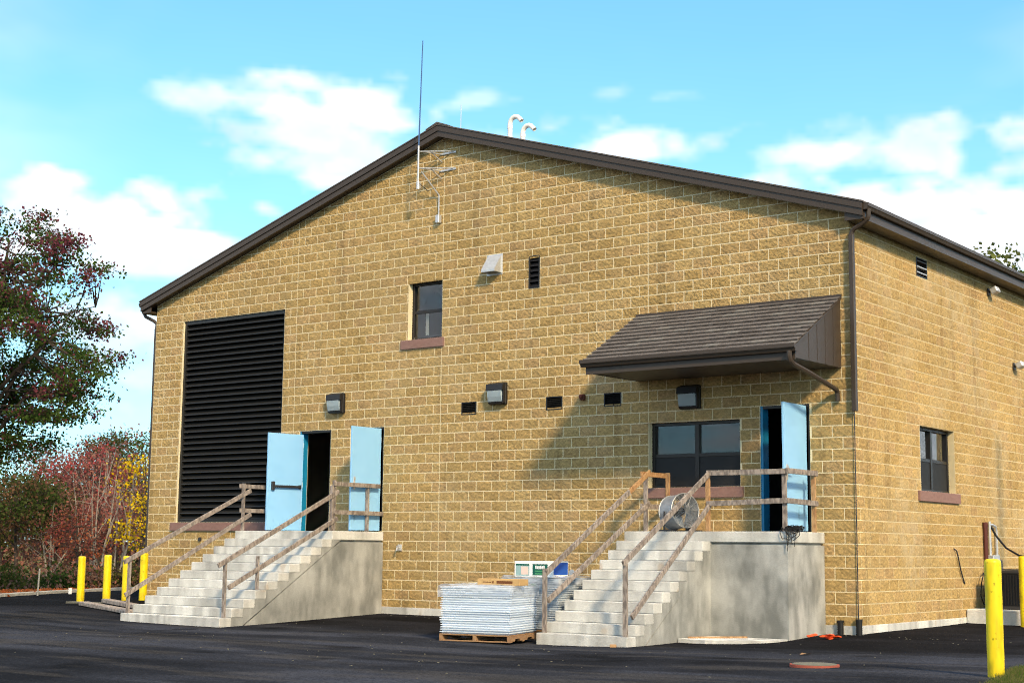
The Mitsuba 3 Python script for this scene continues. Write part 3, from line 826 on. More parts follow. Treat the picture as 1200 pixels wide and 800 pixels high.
for (y, z), lb in zip(((7.14, 6.98), (8.65, 5.5)), ('small pale floodlight high under the side eave', 'small pale floodlight halfway up the side wall')):
    k = thing('floodlight', lb, 'floodlight')
    add(k + '__base', cat([box(.012, .05, y - .06, y + .06, z - .07, z + .09, .01), tube([(.05, y, z), (.14, y, z + .02)], .02, 8)]), 'dark_metal')
    add(k + '__lamp_head', spin(box(.10, .26, y - .10, y + .12, z - .05, z + .09, .02), -25, (.15, y, z), (0, 1, 0)), 'galvanised')
add('loose_cable', tube([(.015, 4.64, 1.42), (.05, 4.70, 1.38), (.05, 4.78, 1.25), (.04, 4.92, 1.0), (.03, 5.10, .78), (.025, 5.17, .72)], .014, 6), 'dark_metal', 40, label='short black cable hanging from the side wall below the window', category='cable')

# ------------------------------------------------------------------ stairs


def staircase(label, X0, X1, L0, L1, Y0, n, run, top=1.665, riser=.173):
    k = thing('concrete_staircase', label, 'staircase')
    for i in range(1, n + 1):
        z = top - riser * i
        zb = z - riser if i < n else g1((X0 + X1) / 2, Y0 - run * n) - .25
        add(k + '__step', box(X0, X1, Y0 - run * i, Y0 - run * (i - 1) - .001, zb, z, .012), 'concrete')
    add(k + '__landing', cat([box(L0, L1, Y0, -.024, 1.475, top, .012)]), 'concrete')
    # the slab under the steps and the wall below it
    saw, t = [], .0
    for i in range(0, n):
        saw += [(Y0 - run * i, top - riser * (i + 1) - riser), (Y0 - run * (i + 1), top - riser * (i + 1) - riser)]
    low = (Y0 - run * (n - 1), top - riser * n - .16)
    hi = (Y0 - .01, 1.47)
    slope = [(Y0 - run * (n - .35), top - riser * (n + 1) - .3), (Y0 + .28, 1.475)]
    poly = Polygon([(Y0 + .28, 1.475), (Y0, 1.475), (Y0, top - riser)] + [p for i in range(1, n) for p in ((Y0 - run * i, top - riser * i), (Y0 - run * i, top - riser * (i + 1)))][:0] +
                   [p for i in range(n - 1) for p in ((Y0 - run * i, top - riser * (i + 2)), (Y0 - run * (i + 1), top - riser * (i + 2)))] + slope[:1])
    if not poly.is_valid:
        poly = poly.buffer(0)
    add(k + '__slab', prism_x(list(poly.exterior.coords)[:-1], X0 + .005, X1 - .005), 'cast_concrete')
    zg = -.8
    lb = (Y0 + .018 if L1 > X1 + .1 or L0 < X0 - .1 else Y0 + .285)
    add(k + '__base', cat([prism_x([(Y0 + .29, 1.438), (Y0 + .001, 1.438 - .155), (slope[0][0], slope[0][1] - .045), (slope[0][0], zg), (Y0 + .29, zg)], X0 + .014, X1 - .014), box(L0 + .012, L1 - .012, lb, -.024, zg, 1.4385)]), 'cast_concrete')
    add(k + '__core', cat([prism_x([(Y0 + .32, 1.474), (Y0 + .001, 1.474 - .14), slope[0], (slope[0][0], zg), (Y0 + .32, zg)], X0 + .07, X1 - .07), box(L0 + .07, L1 - .07, lb + .06, -.03, zg, 1.4745)]), 'cast_concrete')
    return k


staircase('broad pale concrete staircase rising to the two doors beside the louver', -14.10, -11.10, -14.10, -11.10, -1.65, 10, .307)
staircase('narrower pale concrete staircase with a wide landing under the canopy', -3.89, -2.08, -3.89, -.58, -1.47, 10, .273)

# ------------------------------------------------------------------ timber railings
PW, PH = .042, .092


def railing(label, posts, rails, group=None):
    k = thing('timber_railing', label, 'railing', group)
    for p, q, m in posts:
        add(k + '__post', beam(p, q, PH * .9, PW if m != 'thin' else .035, (0, 1, 0)), 'weathered_wood' if m in ('w', 'thin') else 'orange_wood')
    for p, q, m in rails:
        add(k + '__rail', beam(p, q, PW, PH), 'weathered_wood' if m == 'w' else 'orange_wood')


X = -14.02
railing('grey timber railing on the left side of the broad staircase',
        [((X, -4.60, -.07), (X, -4.60, 1.02), 'w'), ((X, -1.50, 1.665), (X, -1.50, 2.72), 'w')],
        [((X + .045, -4.78, .97), (X + .045, -1.32, 2.57), 'w'), ((X + .045, -4.72, .30), (X + .045, -1.30, 2.04), 'w'), ((X - .045, -1.58, 2.66), (X - .045, -.08, 2.66), 'w'), ((X - .045, -1.55, 2.12), (X - .045, -.08, 2.12), 'w')])
X = -11.17
railing('brownish timber railing on the right side of the broad staircase, turning along the landing',
        [((X, -4.56, -.07), (X, -4.56, 1.06), 'w'), ((X, -1.55, 1.665), (X, -1.55, 2.74), 'w'), ((X, -1.62, 1.665), (X, -1.62, 2.62), 'w'), ((X, -.50, 1.665), (X, -.50, 2.66), 'w'), ((X + .0, -3.70, .46), (X, -3.70, 1.13), 'thin')],
        [((X + .045, -4.78, .94), (X + .045, -1.45, 2.50), 'w'), ((X + .045, -4.50, .51), (X + .045, -1.48, 1.93), 'w'), ((X + .045, -1.62, 2.66), (X + .045, -.16, 2.66), 'w'), ((X + .045, -1.60, 2.06), (X + .045, -.04, 2.06), 'w')])
X = -3.80
railing('timber railing left of the narrower staircase, ending in rusty orange lumber by the window',
        [((X, -4.08, -.07), (X, -4.08, 1.0), 'w'), ((X, -.86, 1.665), (X, -.86, 2.74), 'w'), ((X, -.06, 1.665), (X, -.06, 2.80), 'o')],
        [((X + .045, -4.10, .93), (X + .045, -1.5, 2.38), 'w'), ((X + .045, -1.5, 2.38), (X + .045, -.78, 2.78), 'o'), ((X + .045, -4.05, .46), (X + .045, -.80, 2.20), 'w'), ((X - .045, -.95, 2.74), (X - .045, -.03, 2.74), 'o'), ((X - .045, -.95, 2.14), (X - .045, -.03, 2.14), 'w')])
X = -2.15
railing('timber railing right of the narrower staircase, running on round the landing',
        [((X, -4.14, -.07), (X, -4.14, 1.10), 'w'), ((X, -1.43, 1.665), (X, -1.43, 2.68), 'o'), ((-.65, -1.43, 1.665), (-.65, -1.43, 2.74), 'w'), ((-.62, -.36, 1.665), (-.62, -.36, 2.76), 'o')],
        [((X + .045, -4.28, 1.10), (X + .045, -1.43, 2.70), 'w'), ((X + .045, -4.02, .24), (X + .045, -1.43, 2.14), 'w'), ((X, -1.475, 2.69), (-.60, -1.475, 2.69), 'w'), ((X, -1.475, 2.15), (-.60, -1.475, 2.19), 'w'),
         ((-.575, -1.50, 2.70), (-.575, -.30, 2.70), 'w'), ((-.575, -1.50, 2.19), (-.575, -.30, 2.17), 'w')])

# ------------------------------------------------------------------ drum fan on the landing
fc = np.array([-3.12, -.80, 2.035])
fk = thing('drum_fan', 'round grey drum fan standing on the landing below the canopy window', 'fan')
fan_dir = np.array([0.90, -0.36, 0.10])
fan_dir /= np.linalg.norm(fan_dir)
fa = np.cross([0, 0, 1.0], fan_dir)
fa /= np.linalg.norm(fa)
fb = np.cross(fan_dir, fa)


def disc_pt(r, a, t):
    return fc + fan_dir * t + r * (math.cos(a) * fa + math.sin(a) * fb)


R = .31
A = np.linspace(0, 2 * math.pi, 37)
drum = []
for r, t0, t1 in ((R, -.19, .19), (R - .012, -.19, .19)):
    drum.append(tube([fc + fan_dir * t0, fc + fan_dir * 0, fc + fan_dir * t1], r, 36, cap=False))
add(fk + '__drum', cat(drum), 'fan_grey', 40)
for t in (-.19, .19):
    add(fk + '__rim', tube([disc_pt(R + .004, a, t) for a in A], .012, 6), 'fan_grey', 40)
for t in (-.196, .196):
    wires = [tube([disc_pt(r, a, t + math.copysign(.02 * (1 - r / R), t)) for a in A[::2]], .003, 4, cap=False) for r in np.linspace(.08, R - .02, 9)]
    wires += [tube([disc_pt(.05, a, t + math.copysign(.03, t)), disc_pt(R, a, t)], .004, 4) for a in np.linspace(0, 2 * math.pi, 13)[:-1]]
    add(fk + '__guard', cat(wires), 'fan_grey')
for a0 in (0.3, 0.3 + 2.094, 0.3 + 4.189):
    v, f = [], []
    for i, r in enumerate(np.linspace(.06, R - .03, 6)):
        for j, da in enumerate((-.42, 0, .42)):
            v.append(disc_pt(r, a0 + da, .05 * (j - 1)))
    for i in range(5):
        for j in range(2):
            a = i * 3 + j
            f += [[a, a + 3, a + 4], [a, a + 4, a + 1]]
    add(fk + '__blade', trimesh.Trimesh(v, f, process=False), 'fan_grey', True)
add(fk + '__motor', tube([fc - fan_dir * .20, fc + fan_dir * .08], .08, 16), 'dark_metal', 30)
st = []
for s in (-1, 1):
    st.append(tube([disc_pt(R + .03, 0 if s > 0 else math.pi, 0), np.array([*(fc + fa * s * (R + .03))[:2], 1.70])], .016, 8))
    st.append(tube([np.array([*(fc + fa * s * (R + .03) - fan_dir * .24)[:2], 1.685]), np.array([*(fc + fa * s * (R + .03) + fan_dir * .24)[:2], 1.685])], .016, 8))
st.append(tube([np.array([*(fc - fa * (R + .03) - fan_dir * .20)[:2], 1.685]), np.array([*(fc + fa * (R + .03) - fan_dir * .20)[:2], 1.685])], .016, 8))
add(fk + '__stand', cat(st), 'dark_metal')
for s in (-1, 1):
    w = np.array([*(fc + fa * s * (R + .055) - fan_dir * .2)[:2], 1.725])
    add(fk + '__wheel', tube([w - fa * .02, w + fa * .02], .06, 14), 'black_rubber', 30)

# cable heap at the landing's edge
rr = random.Random(3)
cb = []
for i in range(16):
    c = np.array([-.36 + rr.uniform(-.10, .08), -1.44 + rr.uniform(-.06, .10), 1.70 + .004 * i])
    r = rr.uniform(.07, .19)
    ph = rr.uniform(0, 6.28)
    pts = []
    for a in np.linspace(0, 2 * math.pi, 15):
        q = c + np.array([r * 1.25 * math.cos(a + ph), r * .8 * math.sin(a + ph), .03 * math.sin(2 * a + i)])
        if q[1] < -1.50:
            q[2] -= (-1.50 - q[1]) * rr.uniform(1.2, 2.0)
            q[1] = -1.50 - .15 * (-1.50 - q[1])
        q[0] = min(q[0], -.2)
        pts.append(q)
    cb.append(tube(pts, .009, 5))
for i in range(5):
    x = -.52 + .05 * i
    dp = rr.uniform(.14, .42)
    cb.append(tube([(x, -1.42, 1.70), (x + .02, -1.50, 1.68), (x + .03, -1.52, 1.60), (x + .03 + rr.uniform(-.04, .04), -1.50, 1.66 - dp)], .008, 5))
CABLE = cat(cb)
CABLE.apply_translation([.40, 1.48, -1.68])
CABLE.apply_scale(.80)
CABLE.apply_translation([-.50, -1.49, 1.68])
add('cable_heap', CABLE, 'black_rubber', 40, label='tangled black cable lying over the front edge of the wide landing', category='cable')

# ------------------------------------------------------------------ wrapped stacks, pallets and cartons


def pallet(cx, cy, rot, w, dp, zg, label):
    k = thing('wooden_pallet', label, 'pallet', None)

    def put(m):
        m = spin(m, rot)
        m.apply_translation([cx, cy, zg])
        return m
    for i in range(7):
        y = -dp / 2 + i * (dp - .10) / 6
        add(k + '__deck_board', put(box(-w / 2, w / 2, y, y + .10, .098, .118, .003)), 'pallet_wood')
    for x in (-w / 2, -.03, w / 2 - .06):
        pr = Polygon([(-dp / 2, .018), (-dp / 2 + .2, .018), (-dp / 2 + .23, .055), (-dp / 2 + .42, .055), (-dp / 2 + .45, .018), (dp / 2 - .45, .018), (dp / 2 - .42, .055), (dp / 2 - .23, .055), (dp / 2 - .2, .018), (dp / 2, .018), (dp / 2, .097), (-dp / 2, .097)])
        add(k + '__stringer', put(prism_x(list(pr.exterior.coords)[:-1], x, x + .06)), 'pallet_wood')
    for y in (-dp / 2, -.05, dp / 2 - .10):
        add(k + '__bottom_board', put(box(-w / 2, w / 2, y, y + .10, 0, .017, .003)), 'pallet_wood')
    # front edge blocks between the fork openings
    for x in (-w / 2 + .0605, -.2, .0305 + .15, w / 2 - .26):
        pass
    return k


def stack(cx, cy, rot, w, dp, z0, n, t, mat, label, seed, wrap):
    k = thing('panel_stack', label, 'stack of panels')
    r = random.Random(seed)

    def put(m, a=rot, dx=0, dy=0):
        m = spin(m, a)
        m.apply_translation([cx + dx, cy + dy, 0])
        return m
    for i in range(n):
        z = z0 + i * t
        dx, dy = r.uniform(-.008, .008) + .012 * math.sin(i * .9), r.uniform(-.008, .008)
        body = box(-w / 2 + .030, w / 2 - .030, -dp / 2 + .030, dp / 2 - .030, z + .001, z + t * .50)
        lip = box(-w / 2, w / 2, -dp / 2, dp / 2, z + t * .50, z + t * .97, .006)
        add(k + '__panel', put(cat([body, lip]), rot + r.uniform(-.6, .6), dx, dy), mat if r.random() < .6 else mat + '_dim')
    # the film round it: a creased sheet, loose at the top
    H0 = z0 + n * t
    per = [(-w / 2, dp / 2), (-w / 2, -dp / 2), (w / 2, -dp / 2), (w / 2, dp / 2), (-w / 2, dp / 2)]
    pts = []
    for (a, b), (c, d_) in zip(per[:-1], per[1:]):
        for s in np.linspace(0, 1, 19)[:-1]:
            pts.append((a + (c - a) * s, b + (d_ - b) * s))
    pts.append(per[0])
    pts = np.array(pts)
    lev = np.linspace(H0 - .17, H0 + .012, 7)
    V = []
    for z in lev:
        q = np.concatenate([pts * (1 + .028 / max(w, dp) * 2), np.full((len(pts), 1), z)], 1)
        nz = meshkit.fbm(np.stack([q[:, 0] * 5 + seed, q[:, 1] * 5, q[:, 2] * 8], 1), 3, seed) - .35
        q[:, :2] *= (1 + .03 * nz[:, None])
        V.append(q)
    for s in (.97, .85, .6, .3, 0.02):
        q = np.concatenate([pts * s, np.full((len(pts), 1), H0)], 1)
        nz = meshkit.fbm(np.stack([q[:, 0] * 6 + seed, q[:, 1] * 6, q[:, 2] * 0], 1), 3, seed + 4)
        q[:, 2] += .01 + .055 * nz
        V.append(q)
    V = np.array(V)
    nl, npt = V.shape[:2]
    i, j = np.meshgrid(np.arange(nl - 1), np.arange(npt - 1), indexing='ij')
    a = i * npt + j
    f = np.stack([a, a + 1, a + npt + 1, a + npt], -1).reshape(-1, 4)
    m = trimesh.Trimesh(V.reshape(-1, 3), np.vstack([f[:, [0, 1, 2]], f[:, [0, 2, 3]]]), process=False)
    add(k + '__plastic_cover', put(m), 'plastic_wrap', 40)


zp = -.205
c1 = (-4.66, -4.50)
pallet(c1[0], c1[1], 15.2, 1.28, 1.22, zp, 'reddish wooden pallet under the front stack of wrapped panels')
stack(c1[0], c1[1], 15.2, 1.27, 1.22, zp + .122, 20, .0385, 'panel_white', 'white panels stacked and wrapped on the front pallet, brown carton on top', 3, True)
c2 = (-4.62, -2.80)
pallet(c2[0], c2[1], 3, 1.20, 1.20, -.19, 'wooden pallet under the rear stack against the staircase')
stack(c2[0], c2[1], 3, 1.16, 1.25, -.19 + .122, 23, .0385, 'panel_grey', 'grey wrapped panels stacked behind the front pallet, white carton on top', 7, True)

# flat brown carton on the front stack
bk = thing('brown_carton', 'flat brown cardboard carton lying on the front wrapped stack', 'carton')
bm = box(-.40, .40, -.16, .16, .0, .105, .004)


def put1(m):
    m = spin(m, 9)
    m.apply_translation([-4.28, -4.62, zp + .122 + 20 * .0385 + .03])
    return m


add(bk + '__box', put1(bm), 'cardboard')
add(bk + '__printed_band', put1(cat([box(-.03, .27, -.163, -.1605, .030, .075), box(-.115, -.085, -.163, -.1605, .035, .07), box(-.30, -.13, -.1625, -.1605, .045, .058)])), 'brown_print')
add(bk + '__dark_end', put1(box(-.404, -.4005, -.15, .15, .01, .095)), 'brown_print')

# white carton with a green label and a blue end on the rear stack
wk = thing('white_carton', 'white carton with a green label and a blue end on the rear stack', 'carton')
zc = -.19 + .122 + 23 * .0385 + .012


def put2(m):
    m = spin(m, 4)
    m.apply_translation([-4.58, -3.10, zc])
    return m


hw, hd, hh = .40, .26, .285
add(wk + '__box', put2(box(-hw, hw, -hd, hd, 0, hh, .005)), 'white_card')
add(wk + '__label', put2(box(-.02, .29, -hd - .003, -hd - .0005, .04, .235)), 'green_print')
add(wk + '__lettering', put2(cat([box(.035 + i * .034, .062 + i * .034, -hd - .005, -hd - .0035, .15, .20 + (.008 if i in (0, 3, 5) else 0)) for i in range(6)])), 'white_card')
add(wk + '__green_lines', put2(cat([box(.03, .25, -hd - .005, -hd - .0035, .105, .120), box(.03, .20, -hd - .005, -hd - .0035, .060, .075)])), 'light_green_print')
add(wk + '__picture', put2(box(-.37, -.09, -hd - .003, -hd - .0005, .03, .235)), 'teal_print')
add(wk + '__picture_spot', put2(cat([box(-.26, -.11, -hd - .005, -hd - .0035, .05, .19)])), 'pink_print')
add(wk + '__picture_band', put2(box(-.37, -.09, -hd - .005, -hd - .0035, .205, .233)), 'green_print')
add(wk + '__blue_panel', put2(box(hw + .0005, hw + .003, -hd + .02, hd - .02, .05, .26)), 'blue_print')

# ------------------------------------------------------------------ bollards


def bollard(x, y, h, r, label, group=None, base=False):
    z = g1(x, y)
    pr = [(r, z - .1), (r, z + h - .035), (r * .97, z + h - .018), (r * .86, z + h - .004), (r * .6, z + h + .006), (0, z + h + .010)]
    m = trimesh.creation.revolve([(a, b) for a, b in pr], sections=28)
    m.apply_translation([x, y, 0])
    return add('bollard', m, 'yellow_paint', 30, label=label, category='bollard', group=group)


for (x, y), lb in zip(((-20.54, -.86), (-19.50, -.87), (-20.80, .75), (-18.80, -.31)),
                      ('leftmost of the four yellow bollards beyond the broad staircase', 'second yellow bollard from the left beyond the broad staircase', 'third yellow bollard from the left, just left of the railing post',
                       'fourth yellow bollard, against the left corner of the building')):
    bollard(x, y, 1.15, .095, lb, 'yellow bollards at the left corner')
bollard(5.36, -8.42, 1.26, .09, 'nearest yellow bollard, standing at the grass edge on the right')
bollard(1.30, 4.92, 1.36, .09, 'yellow bollard cut by the right edge of the photo, before the air-conditioning unit')

# ------------------------------------------------------------------ air-conditioning unit, its pad and conduits
add('equipment_pad', box(.026, 1.9, 5.2, 7.4, -.25, .215, .02), 'concrete', label='low concrete pad along the side wall under the cooling unit', category='concrete pad')
ak = thing('condenser_unit', 'dark cooling unit on the low pad behind the right bollards', 'cooling unit')
ux0, ux1, uy0, uy1, uz0, uz1 = .42, 1.40, 5.55, 6.55, .217, 1.00
add(ak + '__cabinet', cat([box(ux0, ux1, uy0, uy1, uz0, uz0 + .07, .01), box(ux0, ux1, uy0, uy1, uz1 - .07, uz1, .015), box(ux0 + .04, ux1 - .04, uy0 + .04, uy1 - .04, uz0 + .07, uz1 - .07)] +
                          [box(a, a + .05, b, b + .05, uz0 + .07, uz1 - .07) for a in (ux0, ux1 - .05) for b in (uy0, uy1 - .05)]), 'dark_metal')
for i in range(16):
    x = ux0 + .07 + i * (ux1 - ux0 - .14) / 15
    add(ak + '__fin', box(x - .006, x + .006, uy0 + .004, uy0 + .038, uz0 + .075, uz1 - .075), 'black_box')
add(ak + '__fan_grille', cat([tube([(.91 + r * math.cos(a), 6.05 + r * math.sin(a), uz1 + .015) for a in np.linspace(0, 2 * math.pi, 25)], .006, 4, cap=False) for r in (.1, .18, .26, .34, .42)]), 'dark_metal')
ek = thing('electrical_riser', 'brown and silver conduits with switch boxes on the side wall behind the bollard', 'conduit')
add(ek + '__brown_pipe', cat([tube([(.06, 6.36, .2), (.06, 6.36, 1.86)], .045, 8), tube([(.06, 6.36, 1.86), (.06, 6.36, 1.98)], .055, 8)]), 'brown_conduit', 40)
add(ek + '__grey_pipe', cat([tube([(.06, 6.62, 1.15), (.06, 6.62, 2.0)], .028, 8), tube([(.06, 6.62, 1.94), (.06, 6.80, 1.93), (.06, 6.98, 1.90), (.06, 7.02, 1.80), (.06, 7.02, 1.15)], .028, 8)]), 'galvanised', 40)
add(ek + '__switch_box', box(.012, .16, 6.52, 6.92, .82, 1.30, .012), 'galvanised')
add(ek + '__switch_box', box(.012, .13, 6.98, 7.16, .9, 1.2, .012), 'dark_metal')
add(ek + '__cable', tube([(.08, 6.66, 1.88), (.16, 6.72, 1.7), (.35, 6.75, 1.45), (.62, 6.72, 1.30), (.90, 6.55, 1.25), (.95, 6.45, 1.1), (.95, 6.42, .98)], .022, 8), 'black_rubber', 40)
add(ek + '__hose', tube([(.07, 6.30, .98), (.10, 6.05, .92), (.12, 5.85, .72), (.12, 5.80, .48), (.13, 5.92, .30), (.2, 6.1, .26), (.43, 6.1, .3)], .012, 6), 'black_rubber', 40)

# ------------------------------------------------------------------ small things on the ground
pad = Polygon([(-2.07, -1.49), (-2.07, -2.62), (-1.5, -2.72), (-.95, -2.45), (-.62, -1.95), (-.60, -1.49)])
m = trimesh.creation.extrude_polygon(pad, .30, engine='earcut')
m.apply_translation([0, 0, -.445])
add('concrete_apron', m, 'concrete', label='thin pale concrete apron at the foot of the wide landing', category='concrete apron')
add('wooden_stake', beam((-1.98, -2.45, -.132), (-1.30, -1.62, -.132), .04, .03), 'orange_wood', label='reddish strip of wood lying on the pale concrete apron', category='wood strip')
rr = random.Random(5)
for i, (x, y, s) in enumerate([(-.25, -1.0, 1.0)]):
    pc = []
    for j in range(6):
        a, b = x + rr.uniform(-.22, .22) + .1, y + rr.uniform(-.08, .08)
        m = spin(box(-.09, .09, -.04, .04, 0, .02, .005), rr.uniform(0, 180))
        m = spin(m, rr.uniform(-18, 18), axis=(1, 0, 0))
        m.apply_translation([a, b, g1(a, b) + .015 + .01 * j])
        pc.append(m)
    add('orange_scrap', cat(pc), 'orange_plastic', label='bright orange plastic scraps on the asphalt at the building corner', category='scrap')
z = g1(1.46, -5.07)
add('dead_leaf', trimesh.Trimesh([[1.40, -5.12, z + .01], [1.55, -5.07, z + .035], [1.50, -4.98, z + .01], [1.38, -5.0, z + .03]], [[0, 1, 2], [0, 2, 3]], process=False), 'pallet_wood', label='single brown dead leaf on the asphalt before the right staircase', category='leaf')
z = g1(-2.28, -4.36)
add('brick_chip', spin(box(-2.33, -2.23, -4.33, -4.27, z - .01, z + .045, .008), 20, (-2.28, -4.3, 0)), 'orange_wood', label='small reddish chip at the foot of the narrower staircase', category='chip')
mx, my = 2.88, -7.72
mz = g1(mx, my)
mk = thing('manhole_cover', 'low round concrete cover with a red painted rim set in the asphalt', 'manhole cover')
add(mk + '__cover', trimesh.creation.cylinder(.27, .05, sections=40, transform=trimesh.transformations.translation_matrix([mx, my, mz + .012])), 'cover_concrete')
ring_m = trimesh.creation.annulus(.272, .30, .042, sections=40)
ring_m.apply_translation([mx, my, mz + .010])
add(mk + '__rim', ring_m, 'brick_red' if False else 'orange_plastic')
plastic('cover_concrete', (0.13, 0.125, 0.10), 0.9, 0.1)
plastic('faded_red', (0.30, 0.08, 0.055), 0.8, 0.2)
scene[mk + '__rim']['bsdf'] = {'type': 'ref', 'id': 'faded_red'}

r = np.random.default_rng(41)
n = 300
dx = np.where(r.random(n) < .5, r.uniform(-12, 0, n), r.uniform(-14, 5, n))
dy = np.where(r.random(n) < .5, -.05 - np.abs(r.normal(size=n)) * .25, r.uniform(-12, -.2, n))
ok = ~(((dx > -14.2) & (dx < -11) & (dy > -4.8)) | ((dx > -3.95) & (dx < -.5) & (dy > -4.3)))
dx, dy = dx[ok], dy[ok]
dz = gz(dx, dy)
deb = []
for a, b, c in zip(dx, dy, dz):
    sz = r.uniform(.005, .015)
    m = trimesh.creation.icosphere(0, sz)
    m.apply_scale([r.uniform(.8, 1.6), r.uniform(.8, 1.6), .6])
    m.apply_translation([a, b, c + sz * .3])
    deb.append(m)
add('grit', cat(deb), 'cover_concrete', kind='stuff', label='scattered grit and small stones on the asphalt')
# timbers by the left bollards
for i, (a, b, w) in enumerate((((-18.3, -2.45), (-15.2, -3.55), .24), ((-18.0, -2.05), (-15.0, -3.15), .22), ((-17.6, -2.75), (-15.0, -3.75), .10))):
    za, zb2 = g1(*a), g1(*b)
    add('timber_plank', beam((a[0], a[1], za + .06 + .05 * (i == 1)), (b[0], b[1], zb2 + .06 + .05 * (i == 1)), w, .09 if i < 2 else .07, ch=.01), 'weathered_wood',
        label=('wide grey-brown timber lying left of the broad staircase', 'upper grey-brown timber lying behind the others left of the broad staircase', 'narrow front timber lying left of the broad staircase')[i], category='timber')
sp = g1(-19.6, -1.2)
add('stone_slab', box(-20.2, -18.9, -1.55, -1.25, sp - .05, sp + .02, .01), 'cover_concrete', label='pale low stone strip at the foot of the left bollards', category='stone strip')
add('survey_stake', beam((-25.2, 1.2, -.3), (-25.18, 1.22, .64), .04, .03, ch=.003), 'kerb_stone', label='thin pale stake standing at the asphalt edge on the far left', category='stake')
for i, (x, y) in enumerate(((-25.6, -.35), (-25.6, 2.6))):
    z = g1(x, y)
    add('marker_peg', box(x - .04, x + .04, y - .04, y + .04, z - .05, z + .17, .01), 'white_card', label=('tiny white peg at the asphalt edge, left of the pale stake', 'tiny white peg at the asphalt edge, right of the pale stake')[i], category='peg')

# lamp post beside the yard, out of the frame, that throws its shadow on the side wall
add('light_pole', cat([tube([(2.35, 5.85, -.3), (2.35, 5.85, 5.35)], [.075, .065], 14), tube([(2.35, 5.85, -.3), (2.35, 5.85, .12)], .15, 16), tube([(2.35, 5.85, 5.32), (2.35, 5.85, 5.40)], .09, 14)]), 'dark_metal', 30, label='dark post standing in the yard beside the low concrete pad', category='post')

# ------------------------------------------------------------------ vegetation


def leaves(centers, spread, count, size, palette, seed, flat=0.6, weights=None):
    """Leaf-sized faces round the cluster centres; colours drawn leaf by leaf from the palette of the cluster."""
    r = np.random.default_rng(seed)
    centers = np.asarray(centers)
    n = len(centers) * count
    ci = np.repeat(np.arange(len(centers)), count)
    p = centers[ci] + r.normal(size=(n, 3)) * spread * np.array([1, 1, flat])
    t = r.normal(size=(n, 3))
    t /= np.linalg.norm(t, axis=1, keepdims=True)
    b = np.cross(t, r.normal(size=(n, 3)))
    b /= np.linalg.norm(b, axis=1, keepdims=True) + 1e-9
    s = size * r.uniform(.6, 1.35, (n, 1))
    v = np.stack([p - t * s * .55, p + b * s * .38, p + t * s * .55, p - b * s * .38], 1).reshape(-1, 3)
    k = np.arange(n) * 4
    f = np.vstack([np.stack([k, k + 1, k + 2], 1), np.stack([k, k + 2, k + 3], 1)])
    pal = np.asarray(palette, float)
    if weights is None:
        cc = r.integers(len(pal), size=len(centers))
    else:
        cc = weights
    mixc = pal[np.where(r.random(n) < .75, cc[ci], r.integers(len(pal), size=n))]
    col = mixc * r.uniform(.65, 1.35, (n, 1))
    return trimesh.Trimesh(v, f, process=False), np.repeat(col, 4, axis=0)


def wiggle(p, q, r, n=6, amp=.08, sag=0.0):
    p, q = np.array(p, float), np.array(q, float)
    t = np.linspace(0, 1, n)[:, None]
    L = np.linalg.norm(q - p)
    o = r.normal(size=(n, 3)) * amp * L / n
    o[0] = o[-1] = 0
    return p + (q - p) * t + np.cumsum(o, 0) * (1 - t) * 1.0 + np.array([0, 0, -1.0]) * sag * L * (t * (1 - t))


